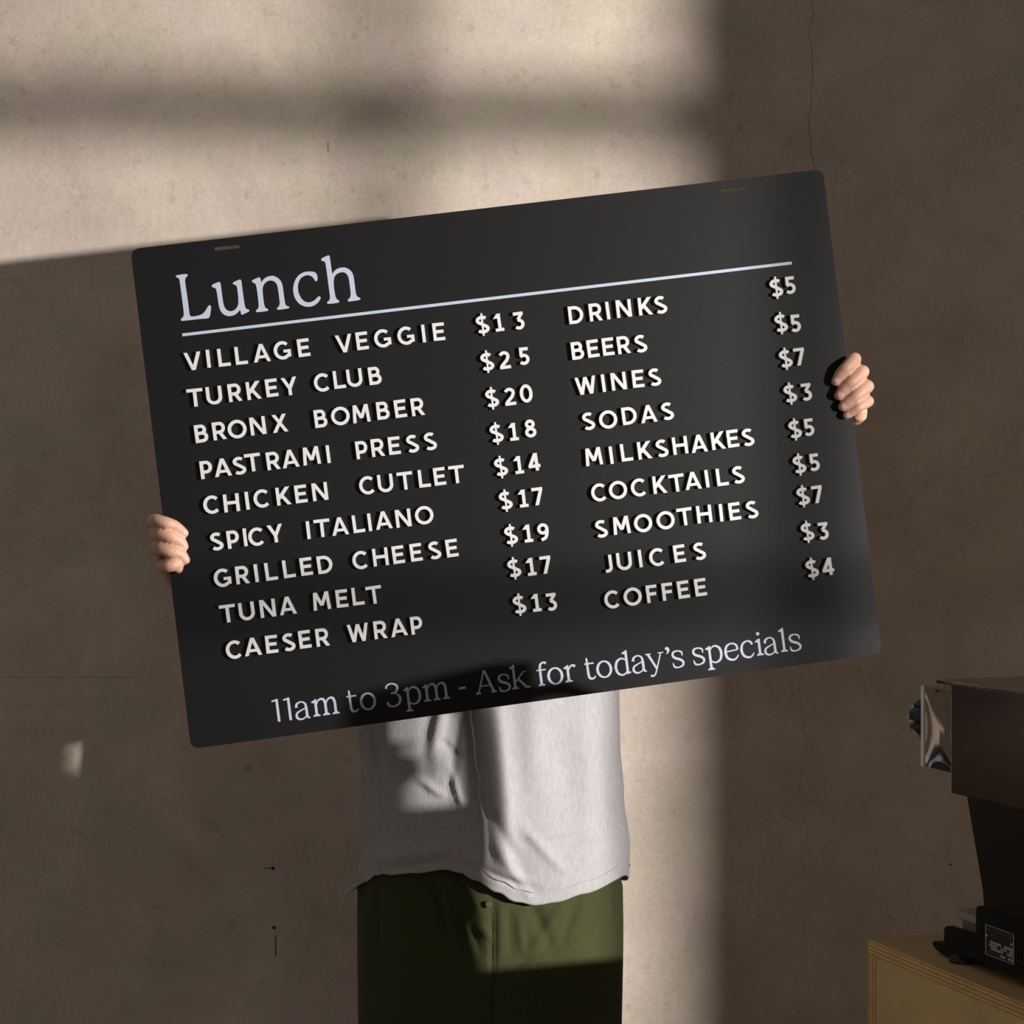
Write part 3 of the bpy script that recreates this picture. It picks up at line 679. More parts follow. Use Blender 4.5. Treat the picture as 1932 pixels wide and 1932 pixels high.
# lower body behind the drip tray, front edge sloping
bm = bmesh.new()
pr = [(.147, zc(-.309)), (.147, zc(-.189) - .01), (SMAX - .02, zc(-.189) - .01), (SMAX - .02, zc(-.424)), (.1786, zc(-.424)), (.176, zc(-.405))]
prism(bm, [(-s, z) for s, z in pr], U0 + .004, .176, conv=lambda x, y, z: Vector((z, x, y)))
bmesh.ops.recalc_face_normals(bm, faces=bm.faces)
mo('lower_body', bm, M_lowpanel, label='dark glossy lower body panel')
# black base rails with rounded steps
for u in (U0 + .002, U1 - .010):
    bm = bmesh.new()
    pr = [(.1065, -.4825), (.1065, -.4655)] + [(.1065 + .007 * (1 - math.cos(a)), -.4655 + .0075 * math.sin(a)) for a in (.4, .8, 1.2, 1.57)] + [(.1665, -.458), (.1665, -.431)] + [(.1665 + .006 * (1 - math.cos(a)), -.431 + .0075 * math.sin(a)) for a in (.4, .8, 1.2, 1.57)] + [(SMAX, -.4235), (SMAX, -.4825)]
    prism(bm, [(-s, zc(z)) for s, z in pr], u, u + .008, conv=lambda x, y, z: Vector((z, x, y)))
    bmesh.ops.recalc_face_normals(bm, faces=bm.faces); mo('base_rail', bm, M_blackbase)
mo('base_pan', mb(((U0 + .01, .112, -.4825), (U1 - .01, SMAX - .01, -.462))), M_blackbase)
# tongue below the tray
bm = bmesh.new()
prism(bm, [(-s, zc(z)) for s, z in [(.0815, -.4865), (.081, -.4835), (.083, -.4815), (.115, -.4795), (.15, -.481), (.15, -.4855), (.128, -.4915), (.10, -.4925), (.088, -.4895)]], U0 + .004, U0 + .05, conv=lambda x, y, z: Vector((z, x, y)))
bmesh.ops.recalc_face_normals(bm, faces=bm.faces); mo('tray_tongue', bm, M_blackbase)
# drip tray
bm = mb(((U0 + .012, .112, -.4495), (U1 - .012, .176, -.4405)), bev=.002)
dt = mo('drip_tray', bm, M_grey, label='light grey drip tray lid')
bm = bmesh.new(); q = bmesh.ops.create_cone(bm, segments=24, radius1=.011, radius2=.011, depth=.0012, cap_ends=True)
for v in q['verts']: v.co += Vector((U0 + .05, -.142, zc(-.4402)))
mo('drain_ring', bm, M_steel_dark)
mo('drip_pan', mb(((U0 + .018, .1165, -.462), (U1 - .018, .19, -.4495))), M_pan)
# feet
for u, s in ((.04, .128), (.165, .128), (.04, .55), (.165, .55)):
    bm = bmesh.new()
    prof = [(.0, .0), (.0138, .0), (.0142, .0015), (.012, .0045), (.008, .0075), (.0065, .0095), (.006, .0142), (0, .0142)]
    n = 20; rings = []
    for r, z in prof: rings.append([bm.verts.new((u + max(r, 1e-4) * math.cos(2 * math.pi * k / n), -s + max(r, 1e-4) * math.sin(2 * math.pi * k / n), ztop + z)) for k in range(n)])
    for a, b_ in zip(rings, rings[1:]):
        for k in range(n): bm.faces.new((a[k], a[(k + 1) % n], b_[(k + 1) % n], b_[k]))
    bmesh.ops.recalc_face_normals(bm, faces=bm.faces); mo('foot', bm, M_rubber, smooth=True)
# group head, portafilter
bm = bmesh.new(); tube(bm, [(.128, -.115, zc(-.285)), (.128, -.115, zc(-.325))], [.032, .034], 24); mo('group_head', bm, M_chrome, smooth=True)
bm = bmesh.new(); tube(bm, [(.128, -.115, zc(-.33)), (.128, -.115, zc(-.35))], [.034, .030], 24)
pf = mo('portafilter', bm, M_chrome, smooth=True)
bm = bmesh.new(); tube(bm, [(.128, -.085, zc(-.338)), (.128, -.08, zc(-.34)), (.128, -.075, zc(-.341))], [.009, .011, .012], 16); mo('portafilter_handle', bm, M_knob, smooth=True)
bm = bmesh.new(); tube(bm, [(.190, -.12, zc(-.150)), (.218, -.088, zc(-.148)), (.236, -.074, zc(-.165)), (.240, -.074, zc(-.30)), (.243, -.078, zc(-.40))], [.008, .009, .011, .012, .008], 14); mo('shadow_wand', bm, M_chrome, smooth=True)  # unseen wand, added to throw the narrow shadow strip on the shirt
mo('wand_bracket', mb(((.186, .11, -.20), (.205, .135, -.118)), bev=.003), M_steel_dark)
mo('side_light_block', mb(((.195, .09, -.478), (.262, .34, -.272)), bev=.006), M_lowpanel, label='dark block added on the far side to cast shade')  # unseen box, added to keep the light off the lower shirt
mo('top_light_block', mb(((.156, .10, -.189), (.199, .30, -.112)), bev=.006), M_blackbase, label='black block added on the far side of the top to cast shade')  # unseen box, added to shade the board's lower edge and the shirt
# fluted steam knob on the front face
def knob(uc):
    bm = bmesh.new(); n = 48
    prof = [(r_ * 1.28, d_ * 1.5) for r_, d_ in [(.006, .0), (.014, .002), (.0182, .006), (.0188, .012), (.0184, .018), (.016, .023), (.010, .026), (.0005, .027)]]
    rings = []
    for r, d in prof:
        ring = []
        for k in range(n):
            a = 2 * math.pi * k / n
            rr = r * (1 - (.10 if r > .012 else 0) * max(0, math.sin(a * 8)) ** .6)
            ring.append(bm.verts.new((uc + rr * math.cos(a), -.062 + d, zc(-.2375) + rr * math.sin(a))))
        rings.append(ring)
    for a, b_ in zip(rings, rings[1:]):
        for k in range(n): bm.faces.new((a[k], a[(k + 1) % n], b_[(k + 1) % n], b_[k]))
    bmesh.ops.recalc_face_normals(bm, faces=bm.faces); mo('steam_knob', bm, M_knob, label='black fluted steam knob', smooth=False)
knob(U0 + .026); knob(U1 - .034)
# small bright screws on the top
for u, s in ((U0 + .02, .078), (U0 + .03, .10)):
    bm = bmesh.new(); ball(bm, (u, -s, zc(-.1965)), (.0016, .0016, .0012), 10); mo('screw', bm, M_chrome, smooth=True)
# rating plate on the rail: border, screws, emblem, lettering, data fields
def side_uv(px, py, u):
    k = (px - 966) / F; base = CC + BX2 * u
    s = (k * base.y - base.x) / (AX.x - k * AX.y)
    y = base.y + AX.y * s
    return s, CAMZ - (py - 966) / F * y
UP = U0 + .002
tl, tr, bl_, br_ = side_uv(1859.5, 1743, UP), side_uv(1914, 1762.5, UP), side_uv(1860.5, 1799.5, UP), side_uv(1914, 1821, UP)
sA, sB = (tl[0] + bl_[0]) / 2, (tr[0] + br_[0]) / 2; zA = (tl[1] + tr[1]) / 2; zB = (bl_[1] + br_[1]) / 2
def plate_box(a0, b0, a1, b1, d0=.0004, d1=.0008):
    """fractions: a along the plate, b from top"""
    lo_ = (UP - d1, -(sA + (sB - sA) * a1), zA + (zB - zA) * b1); hi_ = (UP - d0, -(sA + (sB - sA) * a0), zA + (zB - zA) * b0)
    bm = bmesh.new(); bx(bm, lo_, hi_); return bm
plate = mo('rating_plate', plate_box(0, 0, 1, 1, -.0002, .0005), M_plate, label='black rating plate with pale border and data fields')
for v in (): pass
def po(name, bm, m, label=None):
    for v in bm.verts: v.co = MI @ v.co
    return obj(name, bm, m, plate, label)
bm = bmesh.new()
for a0, b0, a1, b1 in ((0, 0, 1, .022), (0, .978, 1, 1), (0, 0, .03, 1), (.97, 0, 1, 1)):
    t_ = plate_box(a0, b0, a1, b1); me = bpy.data.meshes.new('t'); t_.to_mesh(me); t_.free(); bm.from_mesh(me)
po('plate_border', bm, M_platew)
for a0, b0, a1, b1 in ((.17, .49, .56, .575), (.66, .49, .96, .575), (.13, .60, .42, .68), (.55, .60, .75, .68), (.84, .60, .96, .68), (.20, .70, .62, .785), (.76, .70, .96, .785), (.53, .84, .70, .92), (.80, .84, .96, .92)):
    po('data_field', plate_box(a0, b0, a1, b1), M_platew)
for a in (.05, .92):
    bm = bmesh.new(); ball(bm, (UP - .0008, -(sA + (sB - sA) * a), zA + (zB - zA) * .37), (.0008, .0016, .0016), 10); po('plate_screw', bm, M_chrome)
def on_plate(a, b_, sc):
    s_ = sA + (sB - sA) * a; z_ = zA + (zB - zA) * b_
    # text reads left to right as the camera sees it: +s direction
    return lambda x, y, z: Vector((UP - .0005 - z * .6, -(s_ + x), z_ + y))
bm = bmesh.new()
for i, ch in enumerate('lamarzocco'):
    serif(ch, .0017, on_plate(.28 + i * .042 + (.03 if i > 1 else 0), .17, 1), .0003, bm)
for k, ch in enumerate('CE'):
    for it in GL[ch][1]:
        cvn = on_plate(.78 + k * .08, .20, 1); S = .0034
        if it[0] == 'box': prism(bm, [(it[1] * S, it[2] * S), (it[3] * S, it[2] * S), (it[3] * S, it[4] * S), (it[1] * S, it[4] * S)], 0, .0003, cvn)
        elif it[0] == 'rib': ribbon(bm, [(x * S, y * S) for x, y in it[1]], SW * S * .7, 0, .0003, it[2], cvn)
ribbon(bm, arc(0, 0, .0018, .0018, 0, 350, 20), .0003, 0, .0003, True, on_plate(.13, .14, 1)); prism(bm, [(-.0002, -.0014), (.0002, -.0014), (.0004, .0016), (0, .0022), (-.0004, .0016)], 0, .0003, on_plate(.13, .14, 1))
for j, (a, w_) in enumerate(((.16, .5), (.16, .3), (.06, .06), (.06, .06), (.06, .1), (.06, .4))):
    b_ = (.29, .36, .53, .64, .74, .88)[j]
    cvn = on_plate(a, b_, 1); n = int(w_ * 40)
    for i in range(n):
        if i % 5 != 4: prism(bm, [(i * .0005, 0), (i * .0005 + .0003, 0), (i * .0005 + .0003, .0006), (i * .0005, .0006)], 0, .0003, cvn)
bmesh.ops.recalc_face_normals(bm, faces=bm.faces)
po('plate_lettering', bm, mat('plate_lettering', (.15, .14, .14), .5))
q = side_uv(1918, 1778, UP); q2 = side_uv(1919, 1813, UP)
bm = bmesh.new()
for lo_, hi_ in (((UP - .0006, -q[0] - .03, q[1] - .0004), (UP + .0002, -q[0], q[1])), ((UP - .0006, -q[0] - .0005, q2[1]), (UP + .0002, -q[0], q[1])), ((UP - .0006, -q[0] - .03, q2[1]), (UP + .0002, -q[0], q2[1] + .0005))): bx(bm, lo_, hi_)
mo('label_outline', bm, mat('label_line', (.05, .045, .03), .5))

# ------------------------------------------------------------------ the person
person = empty('person', (-.033, 2.41, 0), label='person in grey t-shirt and olive trousers holding up the menu board, face hidden', cat='person')
PYC = 2.41
def w3(px, py, y): return Vector(((px - 966) / F * y, y, CAMZ - (py - 966) / F * y))
def lerp_tab(tab, x):
    if x <= tab[0][0]: return tab[0][1]
    for (a, va), (b_, vb) in zip(tab, tab[1:]):
        if x <= b_:
            t = (x - a) / (b_ - a); t = t * t * (3 - 2 * t); return va + (vb - va) * t
    return tab[-1][1]

nails = []; creases_at = []; finger_ax = []
def hand(fingers, wrist, elbow, palm, thumb, bm):
    for name, pts, rad in fingers:
        P, Rr = smooth_path(pts, rad, 4); tube(bm, P, Rr, 14)
    for pts, rad in palm:
        P, Rr = smooth_path(pts, rad, 3); tube(bm, P, Rr, 14)
    P, Rr = smooth_path(thumb[0], thumb[1], 4); tube(bm, P, Rr, 14)
bm = bmesh.new()
# hand at the left side of the picture
FL = [   # knuckle, two mid points, tip in pixels, radius (m), depths in front of the board
 ('index', [(293, 982), (312, 986), (330, 993), (347.5, 1006)], [.0082, .0078, .0072, .0056]),
 ('middle', [(298, 1006), (320, 1012), (338, 1021), (347.5, 1031)], [.0086, .0084, .0076, .0056]),
 ('ring', [(299, 1034), (320, 1039), (339, 1046), (350, 1056.5)], [.0088, .0086, .0078, .0058]),
 ('pinky', [(309, 1068), (322, 1067), (334, 1065), (336.5, 1073)], [.0088, .0084, .0076, .0060]),
]
FR = [
 ('index', [(1611, 678), (1598, 692), (1587, 704), (1576, 720)], [.0086, .0080, .0074, .0056]),
 ('middle', [(1626, 702), (1609, 718), (1595, 731), (1582, 746.5)], [.0086, .0082, .0074, .0058]),
 ('ring', [(1635, 730), (1618, 744), (1603, 756), (1589, 767.5)], [.0086, .0080, .0074, .0056]),
 ('pinky', [(1636, 758), (1622, 767), (1610, 775), (1597, 784)], [.0078, .0070, .0066, .0050]),
]
def build_hand(FT, side):
    """side +1: hand on the picture's left edge (fingers point to +x), -1: right edge"""
    mcps = []
    for i, (nm, px, rad) in enumerate(FT):
        ds = [-.001, rad[1] + .0015, rad[2] + .0006, rad[3] + .0002]
        P = [p2w(x, y, d) for (x, y), d in zip(px, ds)]
        pip = P[0]
        mcp = pip + BN * (-.036) + BX * (-side * .004) + BY * ((1.5 - i) * -.001)
        mid = pip.lerp(mcp, .5) - BX * side * .003
        pts = [mcp, mid, P[0], P[1], P[2], P[3]]
        rr = [rad[0] * 1.10, rad[0] * .95, rad[0] * .97, rad[1] * .94, rad[2] * .99, rad[3] * .98]
        yield nm, pts, rr
        tip, prev = P[3], P[2]
        creases_at.append((P[2].lerp(P[1], .12), (P[3] - P[1]).normalized(), .0011, .00042)); creases_at.append((P[0].lerp(P[1], .15), (P[1] - P[0]).normalized(), .0014, .0005)); finger_ax.append((P[1], P[3]))
        d = (tip - prev).normalized()
        up = (BN - d * BN.dot(d)).normalized()
        nails.append((tip - d * .0028 + up * rad[3] * .66, d, up, rad[3]))
def whole_hand(FT, side, elbow):
    fs = list(build_hand(FT, side))
    for nm, pts, rr in fs:
        P, Rr = smooth_path(pts, rr, 9); tube(bm, P, Rr, 24)
    mc = [f[1][0] for f in fs]
    centre = sum(mc, Vector()) / 4
    wrist = centre - BN * .062 - BY * .018 + BX * side * .014
    for i, m in enumerate(mc):       # metacarpals
        a = wrist + BY * (.011 - .0075 * i) 
        tube(bm, *smooth_path([m, m.lerp(a, .5) - BX * side * .002, a], [.0105, .0115, .0125], 3), 12)
    # heel of the palm, visible under the little finger
    tube(bm, *smooth_path([mc[3] + BX * side * .007 - BY * .002 + BN * .012, mc[3] + BX * side * .010 - BY * .016 + BN * .002, wrist + BX * side * .012 - BY * .004], [.0075, .0120, .0145], 4), 14)
    # thumb behind the board
    tt = mc[0] + BX * side * .052 - BN * (-.021) - BY * .012
    tube(bm, *smooth_path([wrist + BX * side * .012 + BY * .006, mc[0] + BX * side * .020 - BN * .022 - BY * .014, mc[0] + BX * side * .036 + BN * .006 - BY * .014, tt], [.0145, .0125, .0105, .0085], 4), 14)
    # wrist and forearm
    d = (elbow - wrist)
    tube(bm, *smooth_path([wrist + BN * .01, wrist + d * .12, wrist + d * .5, elbow], [.021, .023, .034, .037], 4), 18)
    return wrist
shL, shR = Vector((-.185, 2.42, 1.395)), Vector((.130, 2.42, 1.395))
elL, elR = Vector((-.285, 2.43, 1.275)), Vector((.300, 2.43, 1.31))
wl = whole_hand(FL, 1, elL); wr = whole_hand(FR, -1, elR)
for e, s in ((elL, shL), (elR, shR)):
    tube(bm, *smooth_path([e, e.lerp(s, .5), s], [.038, .045, .055], 4), 18)
# torso, neck, head
for ox in (-.045, .045):
    tube(bm, *smooth_path([(-.028 + ox, 2.415, .93), (-.028 + ox, 2.415, 1.05), (-.028 + ox * 1.1, 2.415, 1.20), (-.028 + ox, 2.42, 1.35)], [.078, .072, .080, .066], 4), 24)
tube(bm, [shL, (-.028, 2.425, 1.40), shR], [.048, .056, .048], 18)
tube(bm, *smooth_path([(-.028, 2.43, 1.38), (-.028, 2.422, 1.47), (-.028, 2.415, 1.55)], [.058, .050, .053], 4), 18)
HC = Vector((-.028, 2.405, 1.625))
ball(bm, HC + Vector((0, .012, .02)), (.072, .090, .088), 24)
ball(bm, HC + Vector((0, -.018, -.045)), (.052, .062, .058), 20)
ball(bm, HC + Vector((0, -.052, -.082)), (.026, .022, .020), 14)
tube(bm, *smooth_path([HC + Vector((0, -.073, .012)), HC + Vector((0, -.086, -.010)), HC + Vector((0, -.092, -.024))], [.008, .010, .011], 3), 10)
for sx in (-1, 1):
    ball(bm, HC + Vector((sx * .074, .012, -.012)), (.008, .018, .030), 12)
    ball(bm, HC + Vector((sx * .030, -.066, .020)), (.020, .010, .009), 10)
    ball(bm, HC + Vector((sx * .036, -.056, -.022)), (.022, .018, .018), 10)
# legs
for sx in (-1, 1):
    c = -.031 + sx * .082
    tube(bm, *smooth_path([(c, 2.415, .90), (c, 2.415, .70), (c, 2.41, .48), (c, 2.42, .30), (c, 2.42, .09)], [.078, .070, .052, .048, .034], 4), 18)
    tube(bm, *smooth_path([(c, 2.43, .055), (c + sx * .005, 2.35, .045), (c + sx * .01, 2.28, .035)], [.034, .032, .026], 3), 14)
body = remeshed(bm, .0016, 3, .5)
import numpy as np
nv = len(body.vertices); co_ = np.empty(nv * 3, dtype=np.float32); body.vertices.foreach_get('co', co_); co_ = co_.reshape(-1, 3)
no_ = np.empty(nv * 3, dtype=np.float32); body.vertices.foreach_get('normal', no_); no_ = no_.reshape(-1, 3)
bn = np.array(BN); disp = np.zeros(nv, dtype=np.float32)
for c, d, wd, am in creases_at:      # knuckle folds across the backs of the fingers
    c = np.array(c); d = np.array(d)
    idx = np.where(np.abs(co_ - c).max(axis=1) < .0125)[0]
    q = co_[idx] - c; al = q @ d; lat = np.linalg.norm(q - np.outer(al, d), axis=1)
    wgt = np.clip(no_[idx] @ bn * 1.3, 0, 1) * (lat < .011)
    g = sum(k * np.exp(-((al - o_) / wd * 2.2) ** 2) for o_, k in ((-.0024, .7), (0, 1.0), (.0024, .7)))
    disp[idx] += (-am * g * wgt).astype(np.float32)
co_ += no_ * disp[:, None]
body.vertices.foreach_set('co', co_.ravel()); body.update()
obj('body', body, M_skin, person, world=True)
for c, d, up, r in nails:
    s_ = d.cross(up).normalized()
    bm = bmesh.new(); q = bmesh.ops.create_uvsphere(bm, u_segments=16, v_segments=10, radius=1)
    for v in q['verts']: v.co = c + d * v.co.x * .0058 + s_ * v.co.y * r * .80 + up * v.co.z * r * .44
    obj('fingernail', bm, M_nail, person, smooth=True, world=True)
# hair, eyes, lips
bm = bmesh.new()
ball(bm, HC + Vector((0, .024, .038)), (.080, .090, .088), 24); ball(bm, HC + Vector((0, .05, -.01)), (.070, .062, .075), 20)
ball(bm, HC + Vector((0, -.045, .082)), (.055, .035, .025), 14)
obj('hair', remeshed(bm, .005, 4), M_hair, person, world=True)
for sx in (-1, 1):
    bm = bmesh.new(); ball(bm, HC + Vector((sx * .030, -.064, .006)), .0125, 16); e = obj('eye', bm, M_eye, person, smooth=True, world=True)
    bm = bmesh.new(); ball(bm, HC + Vector((sx * .030, -.0745, .006)), (.0055, .003, .0055), 12); obj('iris', bm, M_iris, person, smooth=True, world=True)
bm = bmesh.new(); ball(bm, HC + Vector((0, -.077, -.052)), (.024, .008, .0045), 14); ball(bm, HC + Vector((0, -.076, -.060)), (.020, .008, .005), 14)
obj('lips', bm, M_lip, person, smooth=True, world=True)

# ---- clothing surfaces. Creases are (x1,y1,x2,y2,width,depth) in picture units on the front of the garment
def crease(px, py, tab):
    d = 0
    for x1, y1, x2, y2, wd, am in tab:
        vx, vy = x2 - x1, y2 - y1; L2 = vx * vx + vy * vy
        t = max(0, min(1, ((px - x1) * vx + (py - y1) * vy) / L2))
        r2 = (px - x1 - vx * t) ** 2 + (py - y1 - vy * t) ** 2
        if r2 < 9 * wd * wd: d += am * math.exp(-r2 / (wd * wd)) * (math.sin(math.pi * (.15 + .7 * t)))
    return d
def garment(name, m, xl, xr, depth, zfun_top, zfun_bot, creases, nT=260, nV=130, expo=2.5, yc=PYC, thick=.0022, nz=.004, cap_fn=None, cy=None):
    """closed tube; xl/xr tables of side positions by height, hem height from x"""
    bm = bmesh.new(); grid = []
    for j in range(nV + 1):
        v = j / nV; row = []
        for i in range(nT):
            th = 2 * math.pi * i / nT
            c_, s_ = math.cos(th), math.sin(th)
            cx = math.copysign(abs(c_) ** (2 / expo), c_); sy = math.copysign(abs(s_) ** (2 / expo), s_)
            front = s_ < 0
            # height: interpolate between hem and top using the hem at this side position
            zm = 1.0
            xa = (lerp_tab(xl, .95) + lerp_tab(xr, .95)) / 2; xw = (lerp_tab(xr, .95) - lerp_tab(xl, .95)) / 2
            zb = zfun_bot(xa + xw * cx, front, -s_)
            z = zb + (zfun_top - zb) * v
            a, b_ = lerp_tab(xl, z), lerp_tab(xr, z)
            x = (a + b_) / 2 + (b_ - a) / 2 * cx
            y = yc + depth(z, x) * sy
            p = Vector((x, y, z))
            if y > .1:
                px = 966 + x / y * F; py = 966 - (z - CAMZ) / y * F
                k = crease(px, py, creases) if front else 0
                n1 = noise.noise(Vector((x * 9, z * 5, 3.1 + (0 if front else 7)))) * nz + noise.noise(Vector((x * 26 + z * 8, z * 13, 1.7))) * nz * .35
                nrm = Vector((cx * .45, sy, 0)).normalized()
                p -= Vector((0, 0, 0)); p += nrm * (k + n1) * min(1, abs(s_) * 2.2 + .15)
            row.append(bm.verts.new(p))
        grid.append(row)
    for j in range(nV):
        for i in range(nT):
            bm.faces.new((grid[j][i], grid[j][(i + 1) % nT], grid[j + 1][(i + 1) % nT], grid[j + 1][i]))
    bmesh.ops.recalc_face_normals(bm, faces=bm.faces)
    return bm, grid

# t-shirt
def P2X(px, y=PYC): return (px - 966) / F * y
def P2Z(py, y=2.305): return CAMZ - (py - 966) / F * y
sx_l = [(.90 - .0, P2X(646)), (P2Z(1690, PYC), P2X(648)), (P2Z(1668, PYC), P2X(656)), (P2Z(1640, PYC), P2X(676)), (P2Z(1600, PYC), P2X(684)), (P2Z(1450, PYC), P2X(681)), (P2Z(1370, PYC), P2X(676)), (1.25, -.205), (1.36, -.205), (1.44, -.165)]
sx_r = [(.90, P2X(1186)), (P2Z(1670, PYC), P2X(1186)), (P2Z(1600, PYC), P2X(1189)), (P2Z(1500, PYC), P2X(1177)), (P2Z(1400, PYC), P2X(1170)), (P2Z(1300, PYC), P2X(1168)), (1.25, .145), (1.36, .150), (1.44, .112)]
hem_px = [(640, 1722), (650, 1708), (665, 1682), (680, 1667), (700, 1661), (760, 1652), (820, 1643), (850, 1648), (880, 1661), (930, 1684), (975, 1703), (1010, 1710), (1050, 1706), (1100, 1694), (1186, 1674)]
hem_tab = [((a - 966) / F * 2.32, CAMZ - (b_ - 966) / F * 2.30) for a, b_ in hem_px]
def shirt_hem(x, front, f):
    zf = lerp_tab(hem_tab, x)
    zb = CAMZ - .495 - .015 * max(0, min(1, (-.12 - x) / .06))
    t = max(0, min(1, (f + .25) / .6)); t = t * t * (3 - 2 * t)
    return zb + (zf - zb) * t
def shirt_depth(z, x):
    d = lerp_tab([(.90, .110), (1.0, .110), (1.15, .110), (1.3, .108), (1.44, .085)], z)
    return d
shirt_cr = [
 (930, 1290, 958, 1650, 24, .012), (880, 1290, 905, 1450, 10, -.008), (900, 1420, 925, 1620, 9, -.006),
 (840, 1320, 815, 1420, 14, .006), (870, 1360, 850, 1480, 8, -.005), (815, 1300, 800, 1480, 16, -.003),
 (905, 1500, 985, 1640, 12, -.005), (985, 1560, 1060, 1640, 10, .004), (900, 1640, 1010, 1680, 8, -.005), (940, 1600, 1000, 1690, 9, .004),
 (1000, 1300, 1010, 1480, 22, .004), (1060, 1290, 1075, 1600, 30, -.004), (1110, 1300, 1120, 1620, 22, .003), (1150, 1420, 1165, 1640, 12, -.004),
 (700, 1370, 715, 1450, 9, -.010), (730, 1350, 760, 1600, 22, .004), (690, 1620, 860, 1600, 14, .006), (700, 1650, 830, 1628, 8, -.004),
 (1000, 1580, 1110, 1560, 9, .003), (850, 1450, 880, 1540, 7, .005), (835, 1400, 870, 1430, 7, -.004), (790, 1470, 835, 1500, 7, .004),
]
bm, grid = garment('t_shirt', M_shirt, sx_l, sx_r, shirt_depth, 1.44, shirt_hem, shirt_cr, 300, 170, nz=.0045, expo=2.12)
# close over the shoulders
top = grid[-1]; nT = len(top); prev = top
for k in range(1, 9):
    t = k / 8; ring = []
    for i in range(nT):
        th = 2 * math.pi * i / nT
        tgt = Vector((-.028 + .072 * math.cos(th), 2.425 + .066 * math.sin(th), 1.475))
        p = top[i].co.lerp(tgt, t); p.z = 1.44 + .035 * math.sin(t * math.pi / 2)
        ring.append(bm.verts.new(p))
    for i in range(nT): bm.faces.new((prev[i], prev[(i + 1) % nT], ring[(i + 1) % nT], ring[i]))
    prev = ring
# sleeves
for sh, el in ((shL, elL), (shR, elR)):
    d = el - sh
    P, Rr = smooth_path([sh - d * .18 , sh + d * .12, sh + d * .45, sh + d * .72], [.070, .078, .074, .072], 4)
    tube(bm, P, Rr, 28, cap=False)
bmesh.ops.recalc_face_normals(bm, faces=bm.faces)
shirt = obj('t_shirt', bm, M_shirt, person, label='light grey marl t-shirt', smooth=True, world=True)
s_ = shirt.modifiers.new('thick', 'SOLIDIFY'); s_.thickness = .0022; s_.offset = -1
# hem stitching line: a thin raised band following the hem
bm = bmesh.new(); pr_ = None; ring = []
for off in (.0105, .0115):
    pass
for i in range(len(grid[0])): pass
hem_v = []
me_s = shirt.data
nT = 300
for i in range(nT):
    a = me_s.vertices[i].co.copy(); b_ = me_s.vertices[i + nT * 4].co.copy()
    hem_v.append((a, b_, me_s.vertices[i].normal.copy()))
for i in range(nT):
    th = 2 * math.pi * i / nT
    a, b_, n = hem_v[i]; up = (b_ - a).normalized()
    out = Vector((math.cos(th) * .5, math.sin(th), 0)).normalized()
    q = a + up * .0165 + out * .0004
    hem_v[i] = (q - up * .0005, q + up * .0005, out)
va = [(bm.verts.new(a - o_ * .0006), bm.verts.new(a + o_ * .0005), bm.verts.new(b_ + o_ * .0005), bm.verts.new(b_ - o_ * .0006)) for a, b_, o_ in hem_v]
for i in range(nT):
    p_, q_ = va[i], va[(i + 1) % nT]
    for k in range(4): bm.faces.new((p_[k], q_[k], q_[(k + 1) % 4], p_[(k + 1) % 4]))
bmesh.ops.recalc_face_normals(bm, faces=bm.faces)
obj('hem_stitching', bm, mat('hem_thread', (.38, .35, .36), .9), shirt)

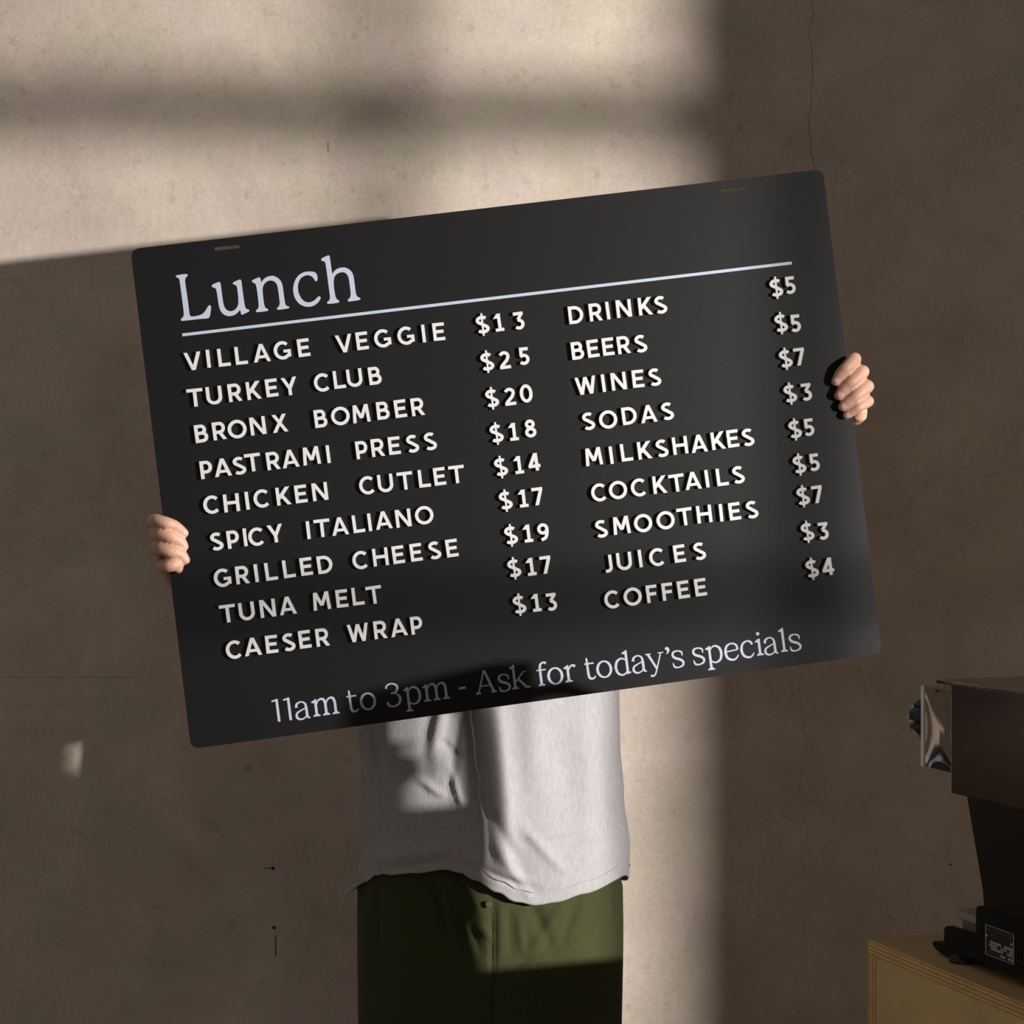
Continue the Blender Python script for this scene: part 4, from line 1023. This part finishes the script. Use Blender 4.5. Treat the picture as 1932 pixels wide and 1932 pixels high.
# trousers
tx_l = [(.70, P2X(677)), (.90, P2X(674)), (.96, P2X(675)), (1.0, P2X(690)), (1.05, P2X(705))]
tx_r = [(.70, P2X(1172)), (.90, P2X(1176)), (.95, P2X(1175)), (.99, P2X(1160)), (1.05, P2X(1140))]
tr_cr = [
 (930, 1705, 932, 1960, 3.2, -.006), (945, 1705, 947, 1800, 10, .0035), (960, 1720, 962, 1800, 4, -.002),
 (835, 1672, 870, 1790, 8, .009), (850, 1660, 905, 1730, 12, .008), (880, 1740, 905, 1800, 9, -.007), (905, 1745, 925, 1775, 6, .006), (820, 1665, 845, 1760, 8, -.007),
 (980, 1730, 985, 1795, 6, .004), (1000, 1700, 1040, 1790, 12, -.005), (1060, 1710, 1000, 1800, 10, .004), (1090, 1700, 1060, 1780, 9, -.0035),
 (940, 1850, 1000, 1810, 6, -.004), (760, 1700, 770, 1900, 30, .004), (1100, 1800, 1105, 1930, 30, .004), (712, 1660, 716, 1790, 2.6, -.003), (1156, 1680, 1160, 1730, 3.0, -.004),
]
bm, grid = garment('trousers', M_trouser, tx_l, tx_r, lambda z, x: lerp_tab([(.70, .104), (.85, .104), (.94, .099), (1.0, .090), (1.05, .082)], z), 1.05, lambda x, fr, f: .735, tr_cr, 300, 120, nz=.003, expo=2.2)
# legs below the crotch
for sx in (-1, 1):
    cxm = P2X(925); half = (P2X(1173) - P2X(677)) / 4
    cc = cxm + sx * half; n = 48; prev = None
    for z, r, ry in ((.80, half * .97, .090), (.735, half * 1.0, .100), (.6, half * .93, .096), (.4, half * .86, .090), (.2, half * .82, .086), (.06, half * .80, .084)):
        ring = [bm.verts.new((cc + r * math.cos(2 * math.pi * k / n), PYC + ry * math.sin(2 * math.pi * k / n), z)) for k in range(n)]
        if prev:
            for k in range(n): bm.faces.new((prev[k], prev[(k + 1) % n], ring[(k + 1) % n], ring[k]))
        prev = ring
bmesh.ops.recalc_face_normals(bm, faces=bm.faces)
trs = obj('trousers', bm, M_trouser, person, label='olive green cotton trousers', smooth=True, world=True)
s_ = trs.modifiers.new('thick', 'SOLIDIFY'); s_.thickness = .0018; s_.offset = -1
# fly button
for px, py in ((922, 1706),):
    bm = bmesh.new(); p = w3(px, py, 2.306); q = bmesh.ops.create_cone(bm, segments=18, radius1=.0045, radius2=.004, depth=.002, cap_ends=True)
    for v in q['verts']: v.co = Vector((p.x + v.co.x, p.y - v.co.z, p.z + v.co.y))
    obj('button', bm, mat('button_olive', (.10, .11, .05), .4), trs)
# shoes
for sx in (-1, 1):
    c = -.031 + sx * .087
    bm = bmesh.new(); tube(bm, *smooth_path([(c, 2.46, .055), (c + sx * .004, 2.38, .058), (c + sx * .01, 2.30, .045), (c + sx * .014, 2.24, .036)], [.043, .044, .040, .034], 4), 18)
    so = obj('shoe', bm, M_shoe, person, smooth=True, world=True)
    bm = bmesh.new(); bx(bm, (c - .038, 2.205, 0), (c + .046, 2.50, .020), .009); obj('sole', bm, M_sole, so)
